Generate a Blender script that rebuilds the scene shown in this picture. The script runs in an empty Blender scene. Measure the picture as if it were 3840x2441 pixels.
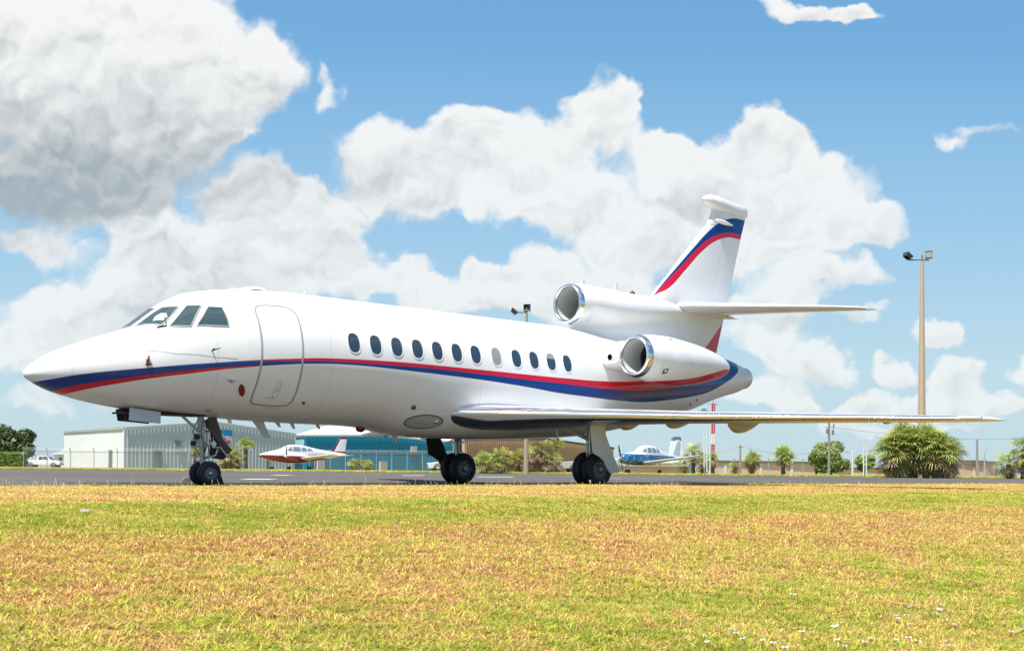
import bpy, bmesh, math, random
import numpy as np
from mathutils import Vector, Matrix
random.seed(7); rng = np.random.default_rng(7)
S = bpy.context.scene
COL = S.collection
R = math.radians

# ------------------------------------------------------------------ camera
FPX, HY, ROLL, EYE = 4484.3, 1765.14, 0.0095, 0.3168
TH = 0.7424                      # heading of the jet: its tail points right and away
CAMX, CAMY = -7.3597, 19.9196    # camera in the jet's own frame (aft, port)
cam_d = bpy.data.cameras.new('camera'); cam = bpy.data.objects.new('camera', cam_d); COL.objects.link(cam)
cam_d.sensor_width = 36; cam_d.lens = FPX/3840*36
cam_d.shift_y = (HY-1220.5)/3840; cam_d.clip_start = .1; cam_d.clip_end = 20000
cam.matrix_world = Matrix.Translation((0, 0, EYE)) @ Matrix.Rotation(R(90), 4, 'X') @ Matrix.Rotation(math.atan(ROLL), 4, 'Z')
S.camera = cam

def un(px, py):
    a = px-1920; b = py-HY
    return (a+ROLL*b)/(1+ROLL**2)/FPX, -(b-ROLL*a)/(1+ROLL**2)/FPX
def at(px, py, D):               # point seen at photo position px, py at depth D
    u, v = un(px, py); return Vector((u*D, D, EYE+v*D))
J0 = Vector((-(CAMX*math.cos(TH)+CAMY*math.sin(TH)), -(CAMX*math.sin(TH)-CAMY*math.cos(TH)), 0))
def jw(x, yp, z=0.):             # jet frame (aft, port, up) -> world
    return Vector((J0.x+x*math.cos(TH)+yp*math.sin(TH), J0.y+x*math.sin(TH)-yp*math.cos(TH), z))

# ------------------------------------------------------------------ light
SUN = Vector((-.225, -.33, .906)).normalized()
sun_el = math.asin(SUN.z); sun_az = math.atan2(SUN.x, SUN.y)
sd = bpy.data.lights.new('sun', 'SUN'); sd.energy = 3.8; sd.angle = R(.55); sd.color = (1, .96, .9)
so = bpy.data.objects.new('sun', sd); COL.objects.link(so)
so.rotation_euler = (-SUN).to_track_quat('-Z', 'Y').to_euler(); so.location = (0, 0, 30)
S.view_settings.view_transform = 'Standard'; S.view_settings.look = 'None'
S.view_settings.exposure = 1.0; S.view_settings.gamma = 1
S.render.engine = 'CYCLES'; S.cycles.use_denoising = True
S.cycles.max_bounces = 8; S.cycles.transparent_max_bounces = 8
S.cycles.sample_clamp_indirect = 8

# ------------------------------------------------------------------ node helper
class NT:
    def __init__(s, tree): s.t = tree; s.n = tree.nodes; s.l = tree.links
    def add(s, typ, ins=None, **kw):
        n = s.n.new(typ)
        for k, v in kw.items(): setattr(n, k, v)
        for k, v in (ins or {}).items():
            if isinstance(v, bpy.types.NodeSocket): s.l.new(v, n.inputs[k])
            else: n.inputs[k].default_value = v
        return n
    def math(s, op, a, b=None, c=None, clamp=False):
        i = {0: a}
        if b is not None: i[1] = b
        if c is not None: i[2] = c
        return s.add('ShaderNodeMath', i, operation=op, use_clamp=clamp).outputs[0]
    def mix(s, f, a, b, blend='MIX'):
        n = s.add('ShaderNodeMix', None, data_type='RGBA', blend_type=blend)
        for k, v in ((0, f), (6, a), (7, b)):
            if isinstance(v, bpy.types.NodeSocket): s.l.new(v, n.inputs[k])
            else: n.inputs[k].default_value = v
        return n.outputs[2]
    def ramp(s, f, pts, interp='LINEAR'):
        n = s.add('ShaderNodeValToRGB', {0: f}); n.color_ramp.interpolation = interp
        e = n.color_ramp.elements
        while len(e) < len(pts): e.new(.5)
        for i, (p, c) in enumerate(pts): e[i].position = p; e[i].color = c if len(c) == 4 else (*c, 1)
        return n.outputs[0]
    def noise(s, vec, scale, detail=4, rough=.55, out=0, dist=0., dim='3D'):
        return s.add('ShaderNodeTexNoise', {'Vector': vec, 'Scale': scale, 'Detail': detail, 'Roughness': rough, 'Distortion': dist}, noise_dimensions=dim).outputs[out]
    def sstep(s, x, a, b):
        n = s.add('ShaderNodeMapRange', {0: x, 1: a, 2: b, 3: 0., 4: 1.}, interpolation_type='SMOOTHSTEP'); return n.outputs[0]

# ------------------------------------------------------------------ sky with clouds
W = bpy.data.worlds.new('World'); S.world = W; W.use_nodes = True
wt = NT(W.node_tree); wt.n.clear()
sky = wt.add('ShaderNodeTexSky', sky_type='NISHITA', sun_disc=False, sun_elevation=sun_el, sun_rotation=sun_az,
             altitude=0, air_density=1.0, dust_density=.6, ozone_density=2.2)
gen = wt.add('ShaderNodeTexCoord').outputs['Generated']
sx = wt.add('ShaderNodeSeparateXYZ', {0: gen})
yy = wt.math('MAXIMUM', wt.math('ABSOLUTE', sx.outputs[1]), .08)
cu = wt.math('DIVIDE', sx.outputs[0], yy); cv = wt.math('DIVIDE', sx.outputs[2], yy)
P2 = wt.add('ShaderNodeCombineXYZ', {0: cu, 1: cv, 2: 0.}).outputs[0]
# domain warp for puffy edges
wn1 = wt.noise(P2, 9., 5, .55, out=1)
wn2 = wt.noise(P2, 34., 3, .5, out=1)
def vm(op, a, b, c=None):
    i = {0: a, 1: b}
    if c is not None: i[2] = c
    return wt.add('ShaderNodeVectorMath', i, operation=op).outputs[0]
w1 = vm('MULTIPLY', vm('SUBTRACT', wn1, (.5, .5, .5)), (.085, .075, 0))
w2 = vm('MULTIPLY', vm('SUBTRACT', wn2, (.5, .5, .5)), (.030, .030, 0))
PW = vm('ADD', vm('ADD', P2, w1), w2)
def D2(x, y):                    # placement on the sky as tangent-plane direction
    return un(x*1.5947, y*1.5947)
BLOBS = [ # x, y, half width, half height, weight
 (120, 80, 330, 190, 1.2), (420, 110, 150, 170, 1.1), (640, 140, 92, 105, 1.0), (250, 290, 270, 170, 1.2), (520, 260, 80, 70, .9),
 (90, 440, 180, 80, .9), (330, 480, 100, 60, .7), (620, 450, 130, 75, 1.05), (720, 520, 130, 80, 1.0), (440, 580, 180, 70, .95), (720, 600, 150, 60, .95), (60, 570, 120, 50, .85),
 (170, 740, 200, 100, .9), (60, 830, 140, 60, .6), (330, 690, 140, 55, .8), (560, 650, 200, 40, .8),
 (1110, 300, 80, 62, 1.0), (930, 345, 95, 66, 1.0), (1030, 430, 200, 85, 1.2), (1240, 350, 120, 75, 1.0), (1450, 205, 62, 45, .9), (1420, 275, 85, 70, .95),
 (1330, 450, 150, 90, 1.05), (1560, 350, 80, 52, .95), (1800, 315, 78, 66, 1.0), (1700, 410, 180, 95, 1.2), (1900, 460, 160, 90, 1.1), (2050, 540, 78, 50, .9),
 (1480, 550, 160, 80, 1.0), (1640, 600, 170, 60, .9), (1850, 560, 150, 50, .9), (1140, 630, 66, 34, .95), (950, 640, 66, 42, .95), (1280, 630, 80, 48, .95), (1090, 700, 210, 50, .95), (1400, 680, 120, 50, .9),
 (1950, 650, 120, 38, .85), (1830, 710, 110, 55, .8), (2030, 750, 56, 22, .6), (1800, 800, 120, 40, .7),
 (1900, 15, 125, 30, .9), (2010, 0, 66, 20, .6), (2230, 342, 56, 24, .36), (2310, 322, 52, 24, .36), (2265, 360, 60, 18, .26), (783, 160, 24, 44, .38), (792, 215, 38, 30, .36),
 (1900, 850, 115, 36, .9), (2215, 800, 62, 36, .9), (2110, 870, 52, 30, .85), (2250, 895, 76, 36, .95), (2340, 945, 90, 26, .85), (2030, 930, 62, 28, .85), (1790, 920, 120, 36, .7), (2190, 945, 120, 24, .75), (1900, 955, 160, 22, .65),
 (90, 960, 110, 36, .6), (2100, 985, 260, 14, .5), (1500, 760, 200, 80, .7), (760, 690, 200, 50, .75), (300, 900, 260, 40, .55), (1560, 900, 240, 40, .5), (2404, 880, 40, 22, .6),
]
V_ = None
for (bx, by, ba, bb, bw) in BLOBS:
    u, v = D2(bx, by); a = ba*1.5947/FPX; b = bb*1.5947/FPX
    q = vm('MULTIPLY_ADD', PW, (1/a, 1/b, 0), (-u/a, -v/b, 1.))     # x, y, 1
    qq = vm('MULTIPLY', q, (1, 1, 0))
    d = wt.add('ShaderNodeVectorMath', {0: qq, 1: qq}, operation='DOT_PRODUCT').outputs['Value']
    g = wt.math('MULTIPLY', wt.math('EXPONENT', wt.math('MULTIPLY', wt.math('POWER', d, 1.7), -.9)), bw*1.2)
    gv = wt.add('ShaderNodeVectorMath', {0: q, 'Scale': g}, operation='SCALE').outputs[0]
    V_ = gv if V_ is None else vm('ADD', V_, gv)
sv = wt.add('ShaderNodeSeparateXYZ', {0: V_}); acc = sv.outputs[2]; sh = sv.outputs[1]
def puff(vec):                   # cauliflower bumps: rounded cells of several sizes
    v1 = wt.add('ShaderNodeTexVoronoi', {'Vector': vec, 'Scale': 17., 'Detail': 2.6, 'Roughness': .5, 'Lacunarity': 2.2, 'Randomness': 1.}, voronoi_dimensions='2D', feature='F1', normalize=True).outputs['Distance']
    return wt.math('SUBTRACT', .45, v1)
pf = puff(PW); PL = vm('ADD', PW, (-.003, .0085, 0)); pf2 = puff(PL)
PL2 = vm('ADD', PW, (-.008, .022, 0))
fbA = wt.noise(PW, 9., 5, .5); fbB = wt.noise(PL2, 9., 5, .5)
acc2 = wt.math('MINIMUM', acc, 1.45)
field = wt.math('ADD', acc2, wt.math('MULTIPLY', pf, 1.15))
field = wt.math('ADD', field, wt.math('MULTIPLY', wt.math('SUBTRACT', fbA, .5), 1.0))
alpha = wt.sstep(field, .45, .98)
thin = wt.sstep(field, .5, 1.5)                # 0 at the rim, 1 in the thick of the cloud
rel = wt.math('DIVIDE', sh, wt.math('ADD', acc, .05))
big = wt.noise(P2, 6., 4, .5)
cu0, cv0 = D2(120, 400)
qd = vm('MULTIPLY_ADD', PW, (1/.20, 1/.060, 0), (-cu0/.20, -cv0/.060, 0))
dk = wt.math('EXPONENT', wt.math('MULTIPLY', wt.add('ShaderNodeVectorMath', {0: qd, 1: qd}, operation='DOT_PRODUCT').outputs['Value'], -1.))
lum = wt.math('MULTIPLY', wt.math('SUBTRACT', pf, pf2), 1.0)
lum = wt.math('ADD', lum, wt.math('MULTIPLY', wt.math('SUBTRACT', fbA, fbB), 1.25))
lum = wt.math('ADD', lum, wt.math('MULTIPLY', rel, .20))
lum = wt.math('SUBTRACT', lum, wt.math('MULTIPLY', thin, .10))
lum = wt.math('ADD', lum, wt.math('MULTIPLY', wt.math('SUBTRACT', big, .5), .35))
lum = wt.math('ADD', lum, 1.06)
lum = wt.math('SUBTRACT', lum, wt.math('MULTIPLY', dk, .58), clamp=True)
ccol = wt.ramp(lum, [(0, (.28, .33, .37)), (.38, (.44, .475, .49)), (.62, (.68, .685, .67)), (.82, (.88, .875, .85)), (1, (1.0, .99, .96))])
ccol = wt.mix(1., ccol, (.49, .49, .49, 1), 'MULTIPLY')
skyc = wt.mix(1., sky.outputs[0], (.038, .079, .089, 1), 'MULTIPLY')
elev = wt.ramp(wt.math('MULTIPLY', cv, .6667), [(0, (.30, .345, .385)), (.06, (.275, .345, .395)), (.12, (.185, .30, .405)), (.19, (.125, .25, .39)), (.235, (.082, .21, .365)), (.4, (.05, .15, .32)), (1, (.035, .11, .27))])
skyc = wt.mix(.8, skyc, elev)
# pale moist air low on the horizon
hz = wt.math('EXPONENT', wt.math('MULTIPLY', wt.math('MAXIMUM', cv, 0.), -4.5))
skyc = wt.mix(wt.math('MULTIPLY', hz, .35), skyc, (.285, .345, .375, 1))
vis = wt.math('MULTIPLY', alpha, wt.math('SUBTRACT', 1., wt.math('MULTIPLY', hz, .45)))
fin_c = wt.mix(vis, skyc, ccol)
# more broken cloud higher up and all round, above the part of the sky the photograph shows
hn = wt.noise(gen, 3.2, 7, .6)
hc = wt.math('MULTIPLY', wt.sstep(hn, .44, .58), wt.sstep(sx.outputs[2], .42, .56))
fin_c = wt.mix(hc, fin_c, wt.ramp(wt.noise(gen, 6., 5, .6), [(.3, (.30, .31, .32)), (.7, (.47, .47, .46))]))
bg = wt.add('ShaderNodeBackground', {0: fin_c, 1: 1.})
wt.l.new(bg.outputs[0], wt.add('ShaderNodeOutputWorld').inputs[0])
W.cycles.sampling_method = 'MANUAL'; W.cycles.sample_map_resolution = 512

# ------------------------------------------------------------------ materials
MATS = {}
def mat(name, col, rough=.5, metal=0., coat=0., var=.08, vscale=3., rvar=.0, bump=0., bscale=40., spec=.5, trans=0., sss=0.):
    if name in MATS: return MATS[name]
    m = bpy.data.materials.new(name); m.use_nodes = True; t = NT(m.node_tree)
    p = t.n['Principled BSDF']; oc = t.add('ShaderNodeTexCoord').outputs['Object']
    n = t.noise(oc, vscale, 5, .6)
    f = t.math('MULTIPLY_ADD', n, 2*var, 1-var)
    hs = t.add('ShaderNodeHueSaturation', {'Value': f, 'Color': (*col, 1)})
    t.l.new(hs.outputs[0], p.inputs['Base Color'])
    if rvar:
        t.l.new(t.math('MULTIPLY_ADD', t.noise(oc, vscale*3, 4), 2*rvar, rough-rvar), p.inputs['Roughness'])
    else: p.inputs['Roughness'].default_value = rough
    p.inputs['Metallic'].default_value = metal
    p.inputs['Coat Weight'].default_value = coat; p.inputs['Coat Roughness'].default_value = .04
    p.inputs['Specular IOR Level'].default_value = spec
    if bump:
        b = t.add('ShaderNodeBump', {'Height': t.noise(oc, bscale, 4), 'Strength': bump, 'Distance': .02})
        t.l.new(b.outputs[0], p.inputs['Normal'])
    MATS[name] = m; return m
def glass(name, col, rough=.03):
    m = mat(name, col, rough, 0, 0, .1, 5.); m.node_tree.nodes['Principled BSDF'].inputs['Specular IOR Level'].default_value = .8
    return m
RED = (.60, .008, .03); BLUE = (.001, .038, .22); WHITE = (.79, .79, .80)
def curve(t, x, pts, x0, x1, z0, z1):
    n = t.add('ShaderNodeFloatCurve', {1: t.math('DIVIDE', t.math('SUBTRACT', x, x0), x1-x0)})
    c = n.mapping.curves[0]
    P = [((a-x0)/(x1-x0), min(1, max(0, (b-z0)/(z1-z0)))) for a, b in pts]
    c.points[0].location = P[0]; c.points[1].location = P[-1]
    for q in P[1:-1]: c.points.new(*q)
    for q in c.points: q.handle_type = 'AUTO_CLAMPED'
    n.mapping.update()
    return t.math('MULTIPLY_ADD', n.outputs[0], z1-z0, z0)
def paint(name, fn):
    m = bpy.data.materials.new(name); m.use_nodes = True; t = NT(m.node_tree)
    p = t.n['Principled BSDF']; oc = t.add('ShaderNodeTexCoord').outputs['Object']
    s = t.add('ShaderNodeSeparateXYZ', {0: oc}); x, y, z = s.outputs
    n = t.noise(oc, 1.3, 6, .6)
    base = t.mix(t.sstep(n, .35, .75), (*WHITE, 1), (.755, .757, .76, 1))
    # faint panel joints
    c = fn(t, x, y, z, base)
    t.l.new(c, p.inputs['Base Color'])
    p.inputs['Roughness'].default_value = .35; p.inputs['Specular IOR Level'].default_value = .15
    p.inputs['Coat Weight'].default_value = .85; p.inputs['Coat Roughness'].default_value = .035; p.inputs['Coat IOR'].default_value = 1.45
    b = t.add('ShaderNodeBump', {'Height': t.noise(oc, 2.2, 2), 'Strength': .05, 'Distance': .05})
    t.l.new(b.outputs[0], p.inputs['Coat Normal'])
    return m
def band(t, z, lo, hi): return t.math('MULTIPLY', t.math('GREATER_THAN', z, lo), t.math('LESS_THAN', z, hi))

ST = [(0, 1.64), (.149, 1.705), (.39, 1.764), (.774, 1.851), (1.266, 1.93), (1.85, 2.012), (2.393, 2.087), (2.853, 2.143), (3.252, 2.194), (3.703, 2.249), (4.508, 2.326), (4.936, 2.362), (5.325, 2.381), (5.932, 2.402), (6.454, 2.412), (6.992, 2.417), (8.014, 2.410), (9.209, 2.396), (10.368, 2.38), (11.18, 2.372), (12.046, 2.372), (12.835, 2.392), (13.516, 2.43), (14.5, 2.52), (16.0, 2.75), (16.6, 4.2), (20, 4.4)]
SB = [(0, 1.25), (.3, 1.38), (.627, 1.521), (.838, 1.596), (1.298, 1.712), (1.88, 1.836), (2.331, 1.915), (2.707, 1.981), (3.096, 2.05), (3.503, 2.106), (3.9, 2.16), (4.51, 2.224), (4.936, 2.259), (5.426, 2.28), (5.931, 2.284), (6.453, 2.275), (6.99, 2.26), (8.013, 2.228), (8.602, 2.205), (9.211, 2.176), (9.841, 2.138), (10.375, 2.1), (11.192, 2.036), (12.07, 2.003), (12.888, 1.978), (13.781, 1.977), (14.3, 1.99), (15.111, 2.068), (16.102, 2.186), (17.113, 2.37), (17.885, 2.642), (18.449, 2.887), (18.741, 3.073), (18.85, 3.5), (18.95, 4.4), (20, 4.4)]
SM1 = [(0, 1.3), (.2, 1.44), (.455, 1.573), (.656, 1.65), (1.116, 1.755), (1.85, 1.888), (2.324, 1.97), (2.701, 2.032), (3.094, 2.085), (3.502, 2.13), (3.8, 2.155), (4.1, 2.178), (20, 1.)]
SM2 = [(0, 4.4), (3.0, 4.4), (3.15, 2.19), (3.30, 2.199), (3.703, 2.232), (4.508, 2.28), (4.935, 2.303), (5.426, 2.32), (5.931, 2.329), (6.452, 2.336), (6.99, 2.34), (7.443, 2.339), (8.012, 2.33), (8.6, 2.313), (9.208, 2.3), (9.837, 2.281), (10.368, 2.264), (11.18, 2.248), (12.048, 2.226), (12.841, 2.214), (13.697, 2.234), (14.072, 2.25), (15.003, 2.346), (15.922, 2.486), (16.3, 2.6), (16.5, 4.4), (20, 4.4)]
def f_fus(t, x, y, z, base):
    a = (0, 20, 1., 4.4)
    T = curve(t, x, ST, *a); B = curve(t, x, SB, *a); M1 = curve(t, x, SM1, *a); M2 = curve(t, x, SM2, *a)
    ins = band(t, z, B, T)
    M1 = t.math('MAXIMUM', M1, B)
    cross = t.math('LESS_THAN', x, 3.9)
    blue = t.math('MULTIPLY', t.math('LESS_THAN', z, M2), t.math('MAXIMUM', t.math('GREATER_THAN', z, M1), t.math('SUBTRACT', 1., cross)))
    c = t.mix(blue, (*RED, 1), (*BLUE, 1))
    # door seal and skin joints: thin slightly darker rings
    j = None
    for xx in (.62, 2.95, 5.2, 8.9, 12.35, 14.9, 17.4):
        k = t.math('COMPARE', x, xx, .006); j = k if j is None else t.math('ADD', j, k)
    for zz in (1.52, 3.2):
        j = t.math('ADD', j, t.math('MULTIPLY', t.math('COMPARE', z, zz, .004), t.math('GREATER_THAN', x, 5.2)))
    base = t.mix(t.math('MULTIPLY', j, .35, clamp=True), base, (.30, .31, .31, 1))
    # soot film near the tail, on the underside
    soot = t.math('MULTIPLY', t.sstep(x, 12.5, 15.5), t.sstep(z, 2.2, 1.4))
    base = t.mix(t.math('MULTIPLY', t.math('MULTIPLY', soot, t.noise(t.add('ShaderNodeTexCoord').outputs['Object'], 3., 6)), .5), base, (.35, .34, .31, 1))
    return t.mix(ins, base, c)
def f_fin(t, x, y, z, base):
    a = (15, 20, 3., 8.)
    FT = [(15, 4.2), (15.709, 4.826), (15.965, 5.07), (16.795, 5.815), (17.29, 6.25), (17.841, 6.706), (18.315, 7.009), (18.895, 7.203), (19.347, 7.235), (20, 7.24)]
    FM = [(15, 4.2), (15.68, 4.79), (15.966, 5.036), (16.796, 5.722), (17.378, 6.2), (17.94, 6.56), (18.608, 6.775), (19.198, 6.825), (20, 6.83)]
    FB = [(15, 4.3), (15.72, 4.8), (16.184, 5.02), (16.842, 5.555), (17.48, 6.09), (18.037, 6.44), (18.61, 6.64), (19.2, 6.69), (20, 6.7)]
    T = curve(t, x, FT, *a); M = curve(t, x, FM, *a); B = curve(t, x, FB, *a)
    c = t.mix(t.math('GREATER_THAN', z, M), (*RED, 1), (*BLUE, 1))
    tri = t.math('LESS_THAN', z, t.math('MULTIPLY_ADD', t.math('SUBTRACT', x, 17.708), .889, 3.583))
    j = t.math('MULTIPLY', t.math('COMPARE', t.math('SUBTRACT', x, t.math('MULTIPLY', z, .36)), 16.15, .007), .4)
    base = t.mix(j, base, (.3, .3, .3, 1))
    out = t.mix(tri, base, (*RED, 1))
    return t.mix(band(t, z, B, T), out, c)
def f_nac(t, x, y, z, base):
    NR = [(12, 2.30), (12.9, 2.33), (13.166, 2.364), (13.943, 2.434), (14.583, 2.52), (15.239, 2.66), (15.75, 2.78), (16.4, 2.87), (18, 3.)]
    c = curve(t, x, NR, 12, 18, 1., 4.4)
    j = None
    for xx in (13.35, 14.3, 15.45):
        k = t.math('COMPARE', x, xx, .006); j = k if j is None else t.math('ADD', j, k)
    base = t.mix(t.math('MULTIPLY', j, .4), base, (.3, .3, .3, 1))
    return t.mix(t.math('LESS_THAN', z, c), base, (*RED, 1))
PF = paint('fuselage_paint', f_fus); PFIN = paint('fin_paint', f_fin); PN = paint('nacelle_paint', f_nac)
PW_ = paint('white_paint', lambda t, x, y, z, b: b)
METAL = mat('polished_metal', (.80, .81, .83), .15, 1., 0, .05, 2., .03)
METALD = mat('brushed_metal', (.55, .56, .57), .3, 1., 0, .1, 6.)
STRUT = mat('strut_paint', (.42, .46, .48), .35, 0., .3, .1, 8.)
BLACK = mat('dark_cavity', (.02, .02, .022), .7)
RUB = mat('tyre_rubber', (.018, .018, .02), .6, 0, 0, .2, 20., bump=.2)
HUB = mat('wheel_metal', (.16, .17, .18), .45, .5, 0, .2, 20.)
HUB2 = mat('hub_cap', (.55, .56, .56), .35, .8)
WGL = glass('cabin_glass', (.035, .06, .09)); CGL = glass('cockpit_glass', (.05, .08, .09))
SHADE_M = mat('window_blind', (.27, .28, .27), .4)
FRM = mat('window_frame', (.78, .79, .80), .4)
SEAL = mat('door_seal', (.30, .33, .34), .5)
ORG = mat('red_cover', (.16, .012, .012), .6)
GREYM = mat('grey_panel', (.50, .53, .55), .4, 0, .4)
YEL = mat('fairing_grass_tint', (.36, .36, .30), .35, 0, .6)  # yellowish tint puts the grass reflected in the fairings into the base colour

# ------------------------------------------------------------------ mesh helpers
def obj(name, verts, faces, m=None, parent=None, smooth=True, mats=None, midx=None):
    me = bpy.data.meshes.new(name); me.from_pydata([tuple(v) for v in verts], [], faces)
    for q in (mats or ([m] if m else [])): me.materials.append(q)
    if midx is not None: me.polygons.foreach_set('material_index', midx)
    if smooth: me.polygons.foreach_set('use_smooth', [True]*len(me.polygons))
    me.update(); o = bpy.data.objects.new(name, me); COL.objects.link(o)
    if parent: o.parent = parent
    return o
def empty(name, loc=(0, 0, 0), rz=0.):
    o = bpy.data.objects.new(name, None); COL.objects.link(o); o.location = loc; o.rotation_euler = (0, 0, rz); o.empty_display_size = .3; return o
def tag(o, label, cat, group=None):
    o['label'] = label; o['category'] = cat
    if group: o['group'] = group
    return o
def kind(o, k): o['kind'] = k; return o
class MB:
    def __init__(s): s.v = []; s.f = []; s.m = []
    def add(s, v, f, mi=0):
        n = len(s.v); s.v += [tuple(p) for p in v]; s.f += [tuple(i+n for i in q) for q in f]; s.m += [mi]*len(f); return s
    def box(s, c, d, mi=0, M=None):
        x, y, z = (q/2 for q in d)
        v = [Vector((a*x, b*y, e*z)) for a in (-1, 1) for b in (-1, 1) for e in (-1, 1)]
        if M is not None: v = [M @ p for p in v]
        v = [p+Vector(c) for p in v]
        return s.add(v, [(0, 1, 3, 2), (4, 6, 7, 5), (0, 4, 5, 1), (2, 3, 7, 6), (0, 2, 6, 4), (1, 5, 7, 3)], mi)
    def tube(s, pts, r, n=10, mi=0, cap=True):
        pts = [Vector(p) for p in pts]; rs = r if isinstance(r, (list, tuple)) else [r]*len(pts)
        rings = []; base = len(s.v); up = None
        for i, p in enumerate(pts):
            d = (pts[min(i+1, len(pts)-1)]-pts[max(i-1, 0)]).normalized()
            if up is None: up = Vector((0, 0, 1)) if abs(d.z) < .9 else Vector((1, 0, 0))
            a = d.cross(up).normalized(); b = d.cross(a).normalized()
            rings.append([p+(a*math.cos(2*math.pi*k/n)+b*math.sin(2*math.pi*k/n))*rs[i] for k in range(n)])
        v = [q for rr in rings for q in rr]; f = []
        for i in range(len(pts)-1):
            for k in range(n):
                f.append((i*n+k, i*n+(k+1) % n, (i+1)*n+(k+1) % n, (i+1)*n+k))
        if cap: f.append(tuple(range(n))[::-1]); f.append(tuple(len(v)-n+k for k in range(n)))
        return s.add(v, f, mi)
    def lathe(s, c, axis, prof, n=24, mi=0, midx=None):   # prof: (offset along axis, radius)
        ax = Vector(axis).normalized(); t = Vector((0, 0, 1)) if abs(ax.z) < .9 else Vector((1, 0, 0))
        a = ax.cross(t).normalized(); b = ax.cross(a).normalized(); c = Vector(c)
        v = []
        for (o, r) in prof:
            for k in range(n):
                w = 2*math.pi*k/n; v.append(c+ax*o+(a*math.cos(w)+b*math.sin(w))*max(r, 1e-4))
        for i in range(len(prof)-1):
            f = [(i*n+k, i*n+(k+1) % n, (i+1)*n+(k+1) % n, (i+1)*n+k) for k in range(n)]
            if i == 0: s.add(v, f, midx[i] if midx else mi); base = len(s.v)-len(v)
            else: s.f += [tuple(q+base for q in g) for g in f]; s.m += [midx[i] if midx else mi]*n
        return s
    def prism(s, poly, axis, a, b, mi=0):                 # poly 2-D, extruded along axis 0/1/2 from a to b
        def P(p, t):
            q = [p[0], p[1]]; q.insert(axis, t); return q
        n = len(poly); v = [P(p, a) for p in poly]+[P(p, b) for p in poly]
        f = [tuple(range(n))[::-1], tuple(range(n, 2*n))]+[(i, (i+1) % n, n+(i+1) % n, n+i) for i in range(n)]
        return s.add(v, f, mi)
    def build(s, name, mats, parent=None, smooth=False, angle=None):
        mats = mats if isinstance(mats, list) else [mats]
        o = obj(name, s.v, s.f, parent=parent, smooth=smooth, mats=mats, midx=s.m)
        bm = bmesh.new(); bm.from_mesh(o.data); bmesh.ops.recalc_face_normals(bm, faces=bm.faces); bm.to_mesh(o.data); bm.free()
        if angle is not None:
            o.data.polygons.foreach_set('use_smooth', [True]*len(o.data.polygons)); o.data.set_sharp_from_angle(angle=R(angle))
        return o
def bevel(o, w=.01, seg=2):
    b = o.modifiers.new('bevel', 'BEVEL'); b.width = w; b.segments = seg; b.limit_method = 'ANGLE'; return o
def pchip(X, Y, x):
    X = np.array(X, float); Y = np.array(Y, float); x = np.atleast_1d(x)
    h = np.diff(X); d = np.diff(Y)/h; m = np.zeros_like(Y)
    for i in range(1, len(X)-1):
        if d[i-1]*d[i] > 0:
            w1 = 2*h[i]+h[i-1]; w2 = h[i]+2*h[i-1]; m[i] = (w1+w2)/(w1/d[i-1]+w2/d[i])
    m[0] = d[0]; m[-1] = d[-1]
    i = np.clip(np.searchsorted(X, x)-1, 0, len(X)-2); t = (x-X[i])/h[i]
    return ((2*t**3-3*t**2+1)*Y[i]+(t**3-2*t**2+t)*h[i]*m[i]+(-2*t**3+3*t**2)*Y[i+1]+(t**3-t**2)*h[i]*m[i+1])

# ================================================================== THE JET  (local frame: x aft, y starboard, z up)
jet = empty('business_jet', J0, TH)
tag(jet, 'large white three-engined business jet with a red and blue stripe, parked beside the grass', 'airplane')
ZT = [(0, 1.86), (.03, 1.925), (.1, 1.99), (.2, 2.072), (.35, 2.168), (.5, 2.245), (.75, 2.363), (1, 2.463), (1.25, 2.557), (1.5, 2.65), (1.7, 2.725), (1.85, 2.83), (2.0, 2.95), (2.15, 3.07), (2.3, 3.18), (2.5, 3.305), (2.75, 3.43), (3, 3.505), (3.5, 3.595), (4, 3.65), (4.5, 3.683), (5, 3.697), (6, 3.70), (12, 3.697), (12.75, 3.65), (13.5, 3.57), (14.5, 3.50), (16, 3.45), (17.5, 3.45), (18.2, 3.43), (18.6, 3.385), (19, 3.30), (19.3, 3.22), (19.5, 3.14)]
ZB = [(0, 1.81), (.03, 1.768), (.1, 1.73), (.2, 1.673), (.35, 1.607), (.5, 1.555), (.75, 1.491), (1, 1.436), (1.25, 1.392), (1.5, 1.356), (2, 1.312), (2.5, 1.284), (3, 1.257), (3.5, 1.235), (4, 1.213), (4.5, 1.199), (5, 1.191), (6, 1.185), (6.5, 1.172), (6.9, 1.135), (7.25, 1.068), (7.6, 1.018), (8, 1.0), (9, .99), (10, .995), (11, 1.028), (12, 1.08), (13, 1.16), (14, 1.302), (15, 1.48), (16, 1.672), (17, 1.915), (18, 2.228), (18.5, 2.36), (19, 2.47), (19.3, 2.57), (19.5, 2.67)]
WW = [(0, .03), (.03, .09), (.1, .17), (.2, .25), (.35, .34), (.5, .42), (.75, .53), (1, .63), (1.5, .79), (2, .92), (2.5, 1.02), (3, 1.10), (3.5, 1.16), (4, 1.205), (4.75, 1.25), (11, 1.25), (12, 1.22), (13, 1.15), (14, 1.05), (15, .93), (16, .8), (17, .68), (18, .56), (19, .42), (19.3, .36), (19.5, .30)]
ZC = [(0, 1.84), (1, 1.95), (2, 2.05), (3, 2.15), (4, 2.25), (5, 2.3), (11, 2.3), (13, 2.35), (15, 2.45), (17, 2.6), (19.5, 2.9)]
NB = [(0, 2), (6.4, 2), (8, 2.45), (12, 2.45), (13.8, 2), (20, 2)]
def fprof(x):
    return [pchip([a for a, b in L], [b for a, b in L], x) for L in (ZT, ZB, WW, ZC)]+[np.interp(x, [a for a, b in NB], [b for a, b in NB])]
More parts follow.
